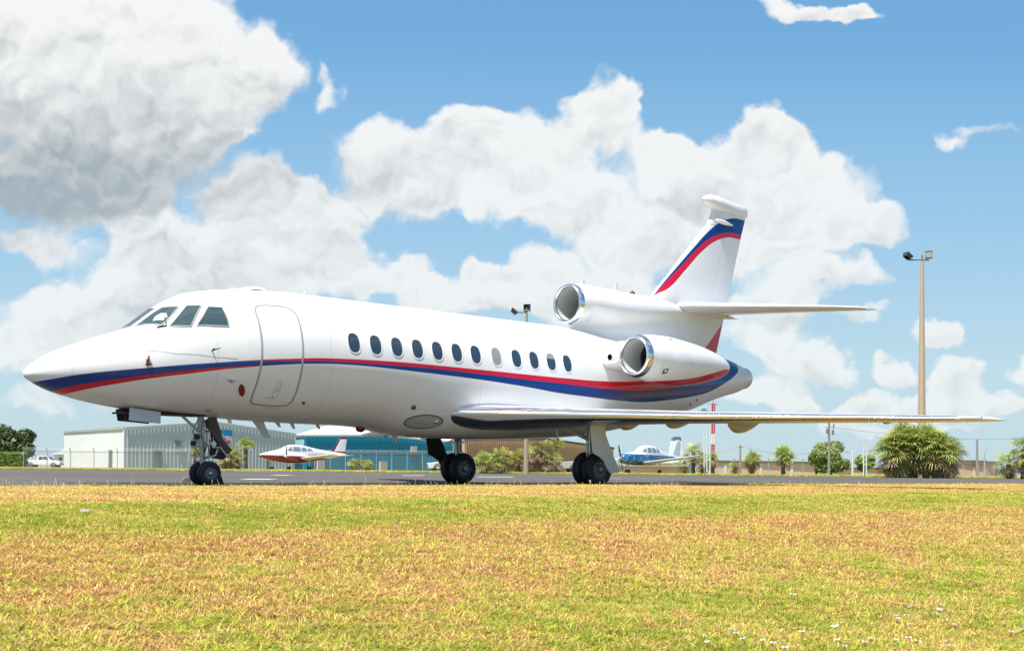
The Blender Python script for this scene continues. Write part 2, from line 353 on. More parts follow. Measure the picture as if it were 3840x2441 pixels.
def SP(x, th):                    # fuselage surface, th 0 = port side, 90 deg = top; returns local coords
    a, b, w, c, n = [float(np.ravel(q)[0]) for q in fprof(x)]
    cs, sn = math.cos(th), math.sin(th); e = 2. if sn > 0 else n
    y = w*math.copysign(abs(cs)**(2/e), cs); z = c+((a-c) if sn > 0 else (c-b))*math.copysign(abs(sn)**(2/e), sn)
    return Vector((x, -y, z))
def TH_of(x, z, port=None):
    a, b, w, c, n = [float(np.ravel(q)[0]) for q in fprof(x)]
    if port is not None and z > c:
        return math.atan2((z-c)/(a-c), port/w)
    if z >= c: s = min(.9999, (z-c)/(a-c)); return math.asin(s)
    s = min(.9999, (c-z)/(c-b)); return -math.asin(s**(n/2))
def SN(x, th):
    p = SP(x, th); du = SP(x+.02, th)-SP(x-.02, th); dv = SP(x, th+.01)-SP(x, th-.01)
    n = du.cross(dv).normalized()
    c = Vector((x, 0, (SP(x, math.pi/2).z+SP(x, -math.pi/2).z)/2))
    return n if n.dot(p-c) > 0 else -n
def sk(x, th, off):               # point raised off the skin
    return SP(x, th)+SN(x, th)*off
def side(p, s): return Vector((p[0], p[1]*s, p[2]))
xs = np.concatenate([[0, .01, .03, .06, .1, .15, .2, .27, .35, .43], np.arange(.5, 3.2, .08), np.arange(3.2, 19.2, .16), [19.2, 19.3, 19.4, 19.5]])
NTH = 112
A_, B_, W_, C_, N_ = fprof(xs)
verts = []; faces = []
for i in range(len(xs)):
    for k in range(NTH):
        th = 2*math.pi*k/NTH; cs, sn = math.cos(th), math.sin(th); e = 2. if sn > 0 else N_[i]
        verts.append((xs[i], -W_[i]*math.copysign(abs(cs)**(2/e), cs), C_[i]+((A_[i]-C_[i]) if sn > 0 else (C_[i]-B_[i]))*math.copysign(abs(sn)**(2/e), sn)))
for i in range(len(xs)-1):
    for k in range(NTH): faces.append((i*NTH+k, (i+1)*NTH+k, (i+1)*NTH+(k+1) % NTH, i*NTH+(k+1) % NTH))
faces.append(tuple(range(NTH)))
fus = obj('fuselage', verts, faces, PF, jet)
# exhaust of the middle engine in the tail cone
m = MB().lathe((19.44, 0, 2.905), (1, .0, .0), [(0, .30), (.06, .285), (.13, .265), (.16, .245), (.10, .235), (-.3, .22), (-.3, .001)], 40)
m.build('exhaust_nozzle', METALD, jet, angle=40)

def skin_patch(outline, off, name, m, parent, s=1, rings=6, sub=4):
    """closed patch that follows the skin; outline = list of (x, theta)"""
    o = []
    for i in range(len(outline)):
        a, b = outline[i], outline[(i+1) % len(outline)]
        for k in range(sub): o.append((a[0]+(b[0]-a[0])*k/sub, a[1]+(b[1]-a[1])*k/sub))
    cx = sum(p[0] for p in outline)/len(outline); ct = sum(p[1] for p in outline)/len(outline)
    n = len(o); v = [side(sk(cx, ct, off), s)]; f = []
    for r in range(1, rings+1):
        t = r/rings
        for p in o: v.append(side(sk(cx+(p[0]-cx)*t, ct+(p[1]-ct)*t, off), s))
    for p in o: v.append(side(sk(p[0], p[1], -.01), s))
    for k in range(n): f.append((0, 1+k, 1+(k+1) % n))
    for r in range(rings):
        for k in range(n):
            f.append((1+r*n+k, 1+(r+1)*n+k, 1+(r+1)*n+(k+1) % n, 1+r*n+(k+1) % n))
    b = MB().add(v, f); return b.build(name, m, parent, angle=50)
def skin_strip(line, w, off, name, m, parent, s=1, closed=True, sub=3):
    """raised ribbon that follows the skin along a line of (x, theta)"""
    o = []
    N = len(line); rng_ = range(N if closed else N-1)
    for i in rng_:
        a, b = line[i], line[(i+1) % N]
        for k in range(sub): o.append((a[0]+(b[0]-a[0])*k/sub, a[1]+(b[1]-a[1])*k/sub))
    if not closed: o.append(line[-1])
    P = [sk(x, t, off) for x, t in o]; NN = [SN(x, t) for x, t in o]; n = len(o); v = []
    for i in range(n):
        d = P[(i+1) % n if closed else min(i+1, n-1)]-P[i-1 if closed else max(i-1, 0)]
        q = d.cross(NN[i]).normalized()*w/2
        for p in (P[i]-q, P[i]+q, P[i]+q-NN[i]*(off+.006), P[i]-q-NN[i]*(off+.006)): v.append(side(p, s))
    f = []
    for i in range(n if closed else n-1):
        j = (i+1) % n
        for k in range(4): f.append((i*4+k, j*4+k, j*4+(k+1) % 4, i*4+(k+1) % 4))
    return MB().add(v, f).build(name, m, parent, angle=40)

# cabin windows
WX = [5.729, 6.234, 6.740, 7.249, 7.754, 8.263, 8.771, 9.346, 9.917, 10.435, 10.951, 11.462]
for s in (1, -1):
    for i, x in enumerate(WX):
        o_, fr = [], []
        for k in range(22):
            a = 2*math.pi*k/22; ca, sa = math.cos(a), math.sin(a)
            ex = .128*math.copysign(abs(ca)**.82, ca); ez = .182*math.copysign(abs(sa)**.82, sa)
            o_.append((x+ex, TH_of(x, 2.708+ez))); fr.append((x+ex*1.13, TH_of(x, 2.708+ez*1.09)))
        g = skin_patch(o_, .004, 'cabin_window', SHADE_M if (i == 7 and s == 1) else WGL, jet, s, 3, 1)
        if s == 1 and i == 7: g['label'] = 'cabin window with its pale blind down'
        skin_strip(fr, .020, .008, 'frame', FRM, g, s, True, 1)
        if s == 1 and i == 10:
            bl = [(x+.115*c_, TH_of(x, 2.708+.05+.115*s_)) for c_, s_ in ((-1, .15), (1, .15), (.85, .85), (.4, 1.08), (-.4, 1.08), (-.85, .85))]
            skin_patch(bl, .007, 'blind', SHADE_M, g, s, 2, 2)
# cockpit windows
CW = [[(1.80, .281, 2.746), (1.95, .46, 2.752), (2.093, .646, 2.759), (2.198, .66, 2.867), (2.34, .60, 3.0), (2.484, .531, 3.133), (2.38, .42, 3.137), (2.27, .304, 3.135), (2.14, .285, 3.04), (1.97, .283, 2.9)],
      [(2.201, .737, 2.75), (2.37, .81, 2.76), (2.538, .864, 2.769), (2.68, .77, 2.97), (2.831, .669, 3.166), (2.71, .62, 3.16), (2.599, .573, 3.154), (2.40, .66, 2.95)],
      [(2.643, .883, 2.788), (2.92, .945, 2.80), (3.193, .993, 2.811), (3.205, .934, 2.933), (3.18, .775, 3.16), (3.06, .75, 3.157), (2.938, .718, 3.153), (2.79, .81, 2.97)]]
for s in (1, -1):
    for w in CW:
        o_ = [(x, TH_of(x, z, y)) for x, y, z in w]
        g = skin_patch(o_, .005, 'cockpit_window', CGL, jet, s, 6, 3)
        skin_strip(o_, .022, .012, 'frame', SEAL, g, s, True, 2)
cw0 = [(1.707, .038), (1.761, .150), (1.99, .150), (2.215, .146)]
o_ = [(x, math.acos(y/float(np.ravel(fprof(x)[2])[0]))) for x, y in cw0]
o_ = o_+[(x, math.pi-t) for x, t in reversed(o_)]
g = skin_patch(o_, .005, 'windscreen', CGL, jet, 1, 5, 3)
skin_strip(o_, .02, .012, 'frame', SEAL, g, 1, True, 2)
# crew things seen through the side windscreen: pale sun shade
for s in (1,):
    o_ = [(x, TH_of(x, z, y)) for x, y, z in ((2.02, .44, 2.80), (2.16, .56, 2.81), (2.24, .57, 2.90), (2.26, .50, 2.99), (2.20, .42, 2.99), (2.10, .40, 2.93))]
    skin_patch(o_, .0075, 'sun_shade', mat('sun_shade_cloth', (.33, .36, .33), .5), jet, s, 2, 2)
# wiper blades
skin_strip([(2.02, TH_of(2.02, 2.70, .62)), (2.16, TH_of(2.16, 2.735, .68)), (2.2, TH_of(2.2, 2.95, .60))], .018, .022, 'wiper', BLACK, jet, 1, False)
# cabin door: grey seal round the outline
DR = [(3.778, 3.11), (3.792, 3.185), (3.83, 3.235), (3.90, 3.272), (4.05, 3.292), (4.25, 3.295), (4.42, 3.283), (4.52, 3.245), (4.575, 3.19), (4.592, 3.10), (4.592, 2.92), (4.585, 2.69), (4.577, 2.48), (4.565, 2.318), (4.555, 2.14), (4.547, 1.99), (4.543, 1.84), (4.547, 1.65), (4.54, 1.55), (4.49, 1.48), (4.3, 1.468), (4.0, 1.472), (3.80, 1.483), (3.725, 1.53), (3.703, 1.64), (3.708, 1.82), (3.722, 1.98), (3.738, 2.14), (3.755, 2.30), (3.767, 2.50), (3.773, 2.69), (3.776, 2.86), (3.777, 3.0)]
dl = [(x, TH_of(x, z)) for x, z in DR]
dr = skin_strip(dl, .036, .004, 'cabin_door', SEAL, jet, 1)
dr['label'] = 'forward cabin door outlined by a grey seal'
hb = [(4.10, 1.62), (4.20, 1.62), (4.20, 1.88), (4.10, 1.88)]
skin_strip([(x, TH_of(x, z)) for x, z in hb], .008, .003, 'handle', SEAL, dr, 1)
skin_strip([(x, TH_of(x, z)) for x, z in ((4.13, 1.70), (4.17, 1.75), (4.14, 1.80))], .010, .004, 'handle', SEAL, dr, 1, False)
skin_strip([(x, TH_of(x, z)) for x, z in ((3.98, 1.60), (4.18, 1.598))], .012, .003, 'step_mark', SEAL, dr, 1, False)
skin_strip([(4.08, TH_of(4.08, 1.43)), (4.36, TH_of(4.36, 1.428))], .014, .003, 'sill_plate', SEAL, jet, 1, False)
# nose panel joint
skin_strip([(1.72, TH_of(1.72, 2.29)), (2.2, TH_of(2.2, 2.26)), (2.9, TH_of(2.9, 2.245)), (3.3, TH_of(3.3, 2.24))], .010, .002, 'panel_joint', SEAL, jet, 1, False)
# probes, covers and vents on the port side
def blob(name, x, z, m, hx, hz, off=.0, th=.02, s=1, rot=0.):
    th0 = TH_of(x, z); p = sk(x, th0, off); n = SN(x, th0); b = MB()
    b.lathe((0, 0, 0), (0, 0, 1), [(-.01, 1), (th, 1), (th*1.4, .7), (th*1.5, .001)], 20)
    q = n.to_track_quat('Z', 'Y').to_matrix().to_4x4()
    M = Matrix.Translation(p) @ q @ Matrix.Rotation(rot, 4, 'Z') @ Matrix.Diagonal((hx, hz, 1, 1))
    b.v = [side(M @ Vector(v), s) for v in b.v]
    return b.build(name, m, jet, angle=50)
m = MB(); p = sk(1.748, TH_of(1.748, 2.11), .03); n = SN(1.748, TH_of(1.748, 2.11))
m.box(p+n*.0, (.035, .05, .06), 0); m.box(p+Vector((0, 0, -.06)), (.06, .045, .045), 0); m.box(p+Vector((.02, 0, .055)), (.02, .04, .07), 0); m.box(p+Vector((.05, 0, -.05)), (.05, .03, .02), 0)
o = m.build('sensor_cover', ORG, jet); o['label'] = 'small red cover on the nose sensor'; bevel(o, .008)
o = blob('vent_cover', 3.463, 1.705, ORG, .055, .125, .0, .02, 1, .35); o['label'] = 'dark red plug in the air inlet by the door'
o = blob('nose_scoop', 3.22, 1.853, BLACK, .022, .018, 0, .03)
m = MB(); p = sk(3.16, TH_of(3.16, 1.856), 0); m.tube([p, p+Vector((.0, -.05, 0)), p+Vector((.12, -.06, 0))], [.02, .018, .01], 8); m.build('pitot_probe', METALD, jet, angle=40)
m = MB(); th0 = TH_of(2.839, 2.354); p = SP(2.839, th0); n = SN(2.839, th0)
m.tube([p, p+n*.10], [.012, .009], 8); m.tube([p+n*.10, p+n*.10+Vector((.12, -.02, .03))], [.012, .006], 8); m.lathe(p+n*.09, n, [(-.02, .02), (.02, .022), (.03, .001)], 10)
m.build('angle_probe', BLACK, jet, angle=40)
blob('drain_port', 4.80, 1.545, BLACK, .026, .026)
blob('service_port', 7.27, 1.562, GREYM if 0 else mat('port_grey', (.09, .10, .11), .5), .05, .05)
blob('drain_port', 3.06, 1.36, SEAL, .07, .03)
for x, z in ((13.98, 1.74), (14.45, 1.74)): blob('drain_port', x, z, BLACK, .02, .03)
for x, z in ((16.75, 2.17), (16.55, 2.05)): blob('drain_port', x, z, BLACK, .02, .05, 0, .01, 1, .4)
# landing light window in the belly fairing
def ell(x, z, a, b, n=28):
    return [(x+a*math.cos(2*math.pi*k/n), TH_of(x+a*math.cos(2*math.pi*k/n), z+b*math.sin(2*math.pi*k/n))) for k in range(n)]
g = skin_patch(ell(7.69, 1.295, .43, .13), .003, 'landing_light', mat('light_glass', (.42, .44, .44), .12), jet, 1, 5, 1)
skin_strip(ell(7.69, 1.295, .43, .13), .030, .008, 'frame', mat('light_rim', (.12, .12, .12), .4), g, 1, True, 1)
g2 = blob('lamp', 7.96, 1.31, METAL, .045, .04, .0, .03)
g2.parent = g
g2.data.materials[0] = METAL

# antennas
def blade(name, pts, th, m, parent=jet):
    """pts = four (x, z): leading foot, trailing foot, trailing tip, leading tip"""
    v = []; ys = [-th/2, th/2]
    a, b, c, d = [Vector((p[0], 0, p[1])) for p in pts]
    def ring(l, t, k):
        out = []
        for q in range(10):
            w = 2*math.pi*q/10; u = .5-.5*math.cos(w)
            out.append(l.lerp(t, u)+Vector((0, k*th/2*math.sin(w)*(1-.35*u), 0)))
        return out
    v = ring(a, b, 1)+ring(d, c, .7); f = [(k, (k+1) % 10, 10+(k+1) % 10, 10+k) for k in range(10)]+[tuple(range(10)), tuple(range(10, 20))]
    return MB().add(v, f).build(name, m, parent, angle=50)
blade('antenna_blade', [(4.24, 1.23), (4.50, 1.22), (4.66, .90), (4.53, .895)], .03, GREYM)
for x, h_ in ((4.80, .09), (5.12, .11), (5.70, .10)): blade('drain_mast', [(x-.05, 1.20), (x+.05, 1.20), (x+.09, 1.20-h_), (x+.03, 1.20-h_)], .03, GREYM)
blade('drain_mast', [(3.72, 1.25), (3.80, 1.25), (3.84, 1.15), (3.76, 1.15)], .03, METALD)
blade('drain_mast', [(7.50, 1.05), (7.66, 1.04), (7.70, .87), (7.62, .865)], .04, GREYM)
MB().lathe((6.74, 0, 1.165), (0, 0, -1), [(0, .10), (.05, .095), (.085, .06), (.10, .001)], 18).build('beacon', ORG, jet, angle=60)
MB().lathe((4.25, 0, 3.65), (0, 0, 1), [(0, .27), (.035, .25), (.065, .17), (.08, .05), (.082, .001)], 24).build('satellite_dome', PW_, jet, angle=60)
MB().lathe((3.85, 0, 3.60), (0, 0, 1), [(0, .12), (.045, .10), (.06, .03), (.062, .001)], 18).build('antenna_dome', PW_, jet, angle=60)
blade('antenna_blade', [(5.30, 3.69), (5.44, 3.69), (5.47, 3.77), (5.42, 3.77)], .02, PW_)

# ---- fin and middle engine duct
def airfoil(t, n=28, cut0=0., cut1=1.):
    """closed list of (x, z) from trailing edge over the top to the leading edge and back"""
    xs_ = [cut0+(cut1-cut0)*(.5-.5*math.cos(math.pi*k/n)) for k in range(n+1)]
    yt = lambda x: t/.2*(.2969*math.sqrt(max(0, x))-.1260*x-.3516*x*x+.2843*x**3-.1036*x**4)
    up = [(x, yt(x)) for x in reversed(xs_)]; lo = [(x, -yt(x)) for x in xs_[1:]]
    return up+lo
def loft(sections, name, m, parent, cap=True, closed=True, angle=60):
    n = len(sections[0]); v = [p for s_ in sections for p in s_]; f = []
    for i in range(len(sections)-1):
        for k in range(n if closed else n-1):
            f.append((i*n+k, i*n+(k+1) % n, (i+1)*n+(k+1) % n, (i+1)*n+k))
    if cap and closed: f.append(tuple(range(n))); f.append(tuple(range(len(v)-n, len(v))))
    return MB().add(v, f).build(name, m, parent, angle=angle)
def fin_x(z):   # leading and trailing edge of the fin
    le = np.interp(z, [3.3, 4.2, 4.81, 7.0, 7.32], [15.0, 15.2, 15.66, 17.94, 18.22]); te = np.interp(z, [3.3, 7.45], [18.23, 19.56]); return le, te
secs = []
for z in (3.35, 3.8, 4.2, 4.5, 4.7, 4.85, 5.05, 5.4, 5.8, 6.2, 6.6, 7.0, 7.3):
    le, te = fin_x(z); c = te-le; th = .115 if z < 4.9 else .10
    secs.append([Vector((le+c*x, y*c, z)) for x, y in airfoil(th, 24)])
fin = loft(secs, 'fin', PFIN, jet)
# red tick, small bulb near the fin top
MB().lathe((18.05, -.10, 7.04), (1, 0, -.06), [(0, .001), (.05, .03), (.25, .06), (.5, .055), (.75, .02), (.82, .001)], 16).build('actuator_fairing', PW_, jet, angle=60)
# kinked top: glove under the cap then the bulged cap
secs = []
for z, le, te, th in ((6.92, 17.86, 19.40, .115), (7.05, 17.93, 19.44, .125), (7.22, 18.02, 19.50, .12), (7.36, 18.02, 19.54, .115)):
    c = te-le; secs.append([Vector((le+c*x, y*c, z)) for x, y in airfoil(th, 20)])
loft(secs, 'fin_glove', PFIN, jet)
secs = []
for k in range(25):
    u = k/24; x = 17.66+1.95*u
    r = .20*math.sin(math.pi*min(1, u*1.0)**.55)**.8 if 0 < u < 1 else .004
    zt_ = np.interp(u, [0, .04, .12, .25, .45, .7, 1], [7.56, 7.64, 7.695, 7.71, 7.69, 7.645, 7.60]); zb_ = np.interp(u, [0, .04, .15, .3, .5, .8, 1], [7.54, 7.46, 7.36, 7.29, 7.27, 7.29, 7.34])
    w = max(.012, np.interp(u, [0, .04, .12, .3, .6, 1], [.01, .09, .15, .17, .11, .015])); c = (zt_+zb_)/2
    secs.append([Vector((x, w*math.cos(a), c+(zt_-zb_)/2*math.sin(a))) for a in [2*math.pi*q/24 for q in range(24)]])
loft(secs, 'fin_cap', PW_, jet)
# duct of the middle engine: tube above, waist, flare into the fuselage
def duct_sec(x):
    r = float(np.interp(x, [12.74, 13.2, 14, 15, 15.7, 16.4, 17.2, 18], [.475, .50, .50, .44, .38, .27, .13, .05]))
    zt_ = float(np.interp(x, [12.74, 13.0, 13.4, 13.9, 14.8, 15.5, 16.2, 18], [4.745, 4.775, 4.775, 4.755, 4.737, 4.73, 4.70, 4.5]))
    zc_ = zt_-r; wn = float(np.interp(x, [12.74, 12.95, 13.3, 14, 15, 16, 17, 18], [.035, .12, .22, .33, .36, .26, .12, .04]))
    zf = 3.30; fl = float(np.interp(x, [12.74, 13.4, 14.2, 16, 18], [.05, .18, .34, .22, .02]))
    pts = []
    for k in range(15):
        a = math.pi/2*(1-k/14); pts.append((r*math.cos(a), zc_+r*math.sin(a)))
    for k in range(1, 21):
        t = k/20; z = zc_+(zf-zc_)*t
        rr = math.sqrt(max(0, r*r-(zc_-z)**2)) if zc_-z < r else 0
        blend = .5-.5*math.cos(math.pi*min(1, t*1.35)); w = rr*(1-blend)+wn*blend if x > 13.0 else max(rr, wn)
        w = max(w, wn)
        w += fl*max(0, (t-.62)/.38)**2
        pts.append((w, z))
    L = [Vector((x, -y, z)) for y, z in pts]; Rr = [Vector((x, y, z)) for y, z in pts[1:]]
    return L[::-1]+Rr
secs = [duct_sec(x) for x in [12.74, 12.78, 12.84, 12.92, 13.0, 13.1, 13.2, 13.35, 13.5, 13.7, 13.9, 14.1, 14.4, 14.7, 15, 15.3, 15.6, 15.9, 16.3, 16.7, 17.1, 17.45]]
n0 = len(secs[0]); bv = [p for s_ in secs for p in s_]; bf = []
for i in range(len(secs)-1):
    for k in range(n0): bf.append((i*n0+k, i*n0+(k+1) % n0, (i+1)*n0+(k+1) % n0, (i+1)*n0+k))
for k in range(n0//2):
    if secs[0][k+1].z < 4.272-.44: bf.append((k, k+1, n0-2-k, n0-1-k))
MB().add(bv, bf).build('engine_duct', PW_, jet, angle=60)
LIPM = mat('lip_metal', (.80, .81, .82), .22, 1., 0, .05, 2., .05)
def lip(c, r, parent, inner=.80, depth=.9, fan=True, tilt=(1, 0, 0), L=.17):
    prof = [(L, r*1.005), (L*.6, r*1.0), (.08, r*.985), (.035, r*.965), (.008, r*.93), (0, r*.90), (.006, r*.86), (.03, r*.835), (.08, r*.82)]
    o = MB().lathe(c, tilt, prof, 56).build('intake_lip', LIPM, parent, angle=70)
    i2 = MB().lathe(c, tilt, [(.078, r*.822), (.2, r*inner), (depth, r*inner*.97)], 48).build('intake_liner', mat('liner_paint', (.50, .52, .51), .45, .1, .1), parent, angle=70)
    b = MB().lathe(c, tilt, [(depth-.02, r*inner*.97), (depth, .001)], 40)
    ax = Vector(tilt).normalized(); cc = Vector(c)+ax*(depth-.12)
    if fan:
        for k in range(26):
            a = 2*math.pi*k/26; d = Vector((0, math.cos(a), math.sin(a))); t = Vector((0, -math.sin(a), math.cos(a)))
            p0 = cc+d*.10; p1 = cc+d*r*inner*.95
            w = .035
            b.add([p0-t*w*.6, p0+t*w*.6+ax*.05, p1+t*w*1.4+ax*.08, p1-t*w*1.4], [(0, 1, 2, 3)])
        b.lathe(cc, -ax, [(-.05, .12), (.0, .115), (.07, .08), (.13, .03), (.15, .001)], 20)
    b.build('fan', mat('fan_metal', (.06, .06, .06), .35, .6), parent, angle=50)
    return o
lipm = empty('middle_intake'); lipm.parent = jet
lip((12.60, 0, 4.272), .472, lipm, .82, 1.3, False)
blade('antenna_blade', [(13.02, 4.76), (13.20, 4.76), (13.22, 4.91), (13.14, 4.91)], .02, PW_)
blade('antenna_blade', [(14.25, 4.74), (14.38, 4.74), (14.38, 4.95), (14.31, 4.95)], .02, PW_)
MB().lathe((14.92, 0, 4.72), (0, 0, 1), [(0, .07), (.05, .065), (.09, .035), (.10, .001)], 16).build('beacon', ORG, jet, angle=60)

# ---- tailplane
for s in (1, -1):
    secs = []
    for yp in (0.02, .25, .6, 1.2, 2.0, 2.8, 3.5, 3.78, 3.86):
        t = yp/3.87; le = 16.30+.705*yp; c = 2.70*(1-t)+.92*t; z = 4.60-.035*yp
        if yp > 3.7: le += (yp-3.7)*1.6; c -= (yp-3.7)*1.6
        th = .115-.035*t
        secs.append([Vector((le+c*x, -yp*s, z+q*c)) for x, q in airfoil(th, 22)])
    loft(secs, 'tailplane', PW_, jet)
secs = []
for k in range(20):
    u = k/19; x = 16.6+2.65*u; w = max(.006, .17*math.sin(math.pi*u**.6)**.9); hz_ = max(.006, .10*math.sin(math.pi*u**.7)**.8)
    secs.append([Vector((x, w*math.cos(a), 4.50+.02*u+hz_*math.sin(a))) for a in [2*math.pi*q/20 for q in range(20)]])
loft(secs, 'tailplane_fairing', PW_, jet)

# ---- side engines
NT_ = [(12.86, 3.40), (13.1, 3.43), (13.5, 3.462), (13.9, 3.462), (14.4, 3.425), (15.0, 3.36), (15.5, 3.27), (15.9, 3.17), (16.15, 3.09), (16.32, 2.99)]
NB_ = [(12.86, 2.47), (13.1, 2.44), (13.5, 2.36), (14.1, 2.315), (14.7, 2.36), (15.3, 2.45), (15.8, 2.55), (16.15, 2.66), (16.32, 2.78)]
for s in (1, -1):
    root = empty('engine_nacelle'); root.parent = jet
    secs = []
    X = np.concatenate([np.linspace(13.02, 16.0, 30), [16.1, 16.2, 16.27, 16.31]])
    zt_ = pchip([a for a, b in NT_], [b for a, b in NT_], X); zb_ = pchip([a for a, b in NB_], [b for a, b in NB_], X)
    for x, a_, b_ in zip(X, zt_, zb_):
        c = (a_+b_)/2; hh = (a_-b_)/2; w = hh*np.interp(x, [12.9, 13.6, 15, 16.3], [1., .93, .95, 1.])
        yc = 1.88-.03*np.interp(x, [13, 16.3], [0, 1])
        secs.append([Vector((x, -(yc+w*math.cos(a))*s, c+hh*math.sin(a))) for a in [2*math.pi*q/56 for q in range(56)]])
    loft(secs, 'cowling', PN, root, cap=False)
    lip((12.86, -1.88*s, 2.937), .468, root, .80, .75, True)
    MB().lathe((16.26, -1.85*s, 2.885), (1, 0, 0), [(0, .125), (.06, .11), (.07, .095), (-.2, .09), (-.2, .001)], 30).build('exhaust', METALD, root, angle=50)
    # pylon joining the fuselage
    secs = []
    for yp in (.85, 1.1, 1.3, 1.5):
        le = 12.62+.15*(yp-.85); c = 3.2
        secs.append([Vector((le+c*x, -yp*s, 2.80+q*c)) for x, q in airfoil(.085, 16)])
    loft(secs, 'pylon', PW_, root)
    MB().lathe((12.72, -1.30*s, 2.93), (1, 0, 0), [(.0, .075), (.01, .085), (.25, .075), (.5, .04), (.5, .001)], 20).build('air_scoop', PW_, root, angle=50)
    MB().lathe((12.70, -1.30*s, 2.93), (1, 0, 0), [(.018, .07), (.2, .05), (.2, .001)], 20).build('scoop_opening', BLACK, root)
    # flush inlet marks
    def on_nac(x, ang):
        a_ = float(pchip([p for p, q in NT_], [q for p, q in NT_], x)[0]); b_ = float(pchip([p for p, q in NB_], [q for p, q in NB_], x)[0])
        c = (a_+b_)/2; hh = (a_-b_)/2; w = hh*np.interp(x, [12.9, 13.6, 15, 16.3], [1., .93, .95, 1.])
        return Vector((x, -(1.88-.03*np.interp(x, [13, 16.3], [0, 1])+(w+.006)*math.cos(ang))*s, c+(hh+.006)*math.sin(ang)))
    for (x0, a0, dx, da, mm) in ((13.42, -.62, .14, .18, BLACK), (13.46, -.585, .06, .09, PW_), (13.78, .95, .08, .05, BLACK), (13.55, 1.02, .05, .04, SEAL)):
        e = .0 if mm is not PW_ else .004
        q = [on_nac(x0, a0-da*.8), on_nac(x0+dx, a0-da*.2), on_nac(x0+dx*.95, a0+da), on_nac(x0-dx*.1, a0+da*.45)]
        q = [p+Vector((0, -e*s, 0)) for p in q]
        MB().add(q+[p+Vector((0, .03*s, 0)) for p in q], [(0, 1, 2, 3), (7, 6, 5, 4), (0, 4, 5, 1), (1, 5, 6, 2), (2, 6, 7, 3), (3, 7, 4, 0)]).build('flush_inlet' if mm is not PW_ else 'inlet_ramp', mm, root)

# ---- wings
def wing_le(y):
    ys = [.6, 1.05, 1.4, 4.45, 5.05, 5.65, 9.30]; v = [8.00, 8.25, 8.45, 10.86, 11.31, 11.63, 13.40]
    return float(pchip(ys, v, min(y, 9.3))[0])
def wing_te(y): return float(np.interp(y, [.6, 1.25, 4.2, 9.67], [12.6, 12.66, 12.95, 14.72]))
def wing_z(y): return float(np.interp(y, [.6, 1.25, 5, 9.67], [1.50, 1.49, 1.425, 1.352]))
def wing_t(y): return float(np.interp(y, [.6, 1.25, 2.2, 5.0, 9.3], [.44, .42, .34, .235, .115]))
YS = [.7, 1.1, 1.4, 1.7, 2.0, 2.4, 2.8, 3.3, 3.8, 4.2, 4.5, 4.8, 5.1, 5.4, 5.8, 6.4, 7.0, 7.7, 8.4, 9.0, 9.28]
CUT = .085
METL = mat('lower_skin_metal', (.62, .59, .55), .34, 1., 0, .1, 3., .05)
def wp(x, q, y, s):
    le, te = wing_le(y), wing_te(y); c = te-le; inc = -.028
    if q < 0: q *= float(np.interp(y, [.7, 1.1, 1.5, 2.1, 3., 4.5], [1.45, 1.5, 1.66, 1.5, 1.18, 1.]))
    return Vector((le+c*x, -y*s, wing_z(y)+q))
for s in (1, -1):
    w = empty('wing'); w.parent = jet
    secs = [[wp(x, q*(wing_t(y)/(wing_te(y)-wing_le(y)))*(wing_te(y)-wing_le(y))/.12, y, s) for x, q in airfoil(.12, 30, CUT, 1.)] for y in YS]
    ws = loft(secs, 'wing_skin', PW_, w, closed=True); ws.data.materials.append(METL); NN_ = len(secs[0])
    for pz in ws.data.polygons:
        if pz.index < (len(YS)-1)*NN_ and pz.index % NN_ >= 30: pz.material_index = 1
    secs = []
    for y in YS:
        k = wing_t(y)/.12; secs.append([wp(x, q*k*1.006, y, s) for x, q in airfoil(.12, 26, 0., CUT+.004)])
    loft(secs, 'leading_edge', METAL, w, closed=False, cap=False, angle=80)
    # white raked tip with its lamp
    secs = []
    for y, a, b, th in ((9.27, 13.385, 14.595, .117), (9.45, 13.56, 14.66, .105), (9.60, 13.84, 14.72, .075), (9.66, 14.15, 14.77, .035), (9.68, 14.5, 14.79, .008)):
        secs.append([Vector((a+(b-a)*x, -y*s, 1.355+q*th/.12)) for x, q in airfoil(.12, 20)])
    loft(secs, 'wing_tip', PW_, w)
    secs = []
    for k, (y, x) in enumerate(((9.36, 13.455), (9.45, 13.53), (9.54, 13.66), (9.60, 13.78))):
        secs.append([Vector((x+.035*math.cos(a)-.01, -y*s, 1.357+.036*math.sin(a))) for a in [2*math.pi*q/12 for q in range(12)]])
    loft(secs, 'position_light', glass('lamp_glass', (.55, .56, .56), .08), w)
    # flap track fairings
    for y, r, x0, L, m_ in ((2.75, .14, 11.4, .80, YEL), (3.75, .11, 11.75, .85, YEL), (5.1, .165, 12.1, 1.1, YEL), (7.95, .05, 13.1, .45, YEL)):
        secs = []
        for k in range(16):
            u = k/15; rr = max(.004, r*math.sin(math.pi*u**.62)**.85)
            zz = wing_z(y)-.035*(1 if r > .1 else .6)-rr*.55-(.03*u)
            secs.append([Vector((x0+L*u, -(y+rr*.42*math.cos(a))*s, zz+rr*math.sin(a))) for a in [2*math.pi*q/18 for q in range(18)]])
        loft(secs, 'flap_fairing', m_, w)
    # slat joint lines
    for y in (4.6, 7.0):
        a = [wp(x, q*wing_t(y)/.12*1.02, y, s) for x, q in airfoil(.12, 12, 0, CUT)]; b = [p+Vector((.004, -.012*s, 0)) for p in a]; n = len(a)
        MB().add(a+b, [(k, k+1, n+k+1, n+k) for k in range(n-1)]).build('slat_joint', METALD, w)

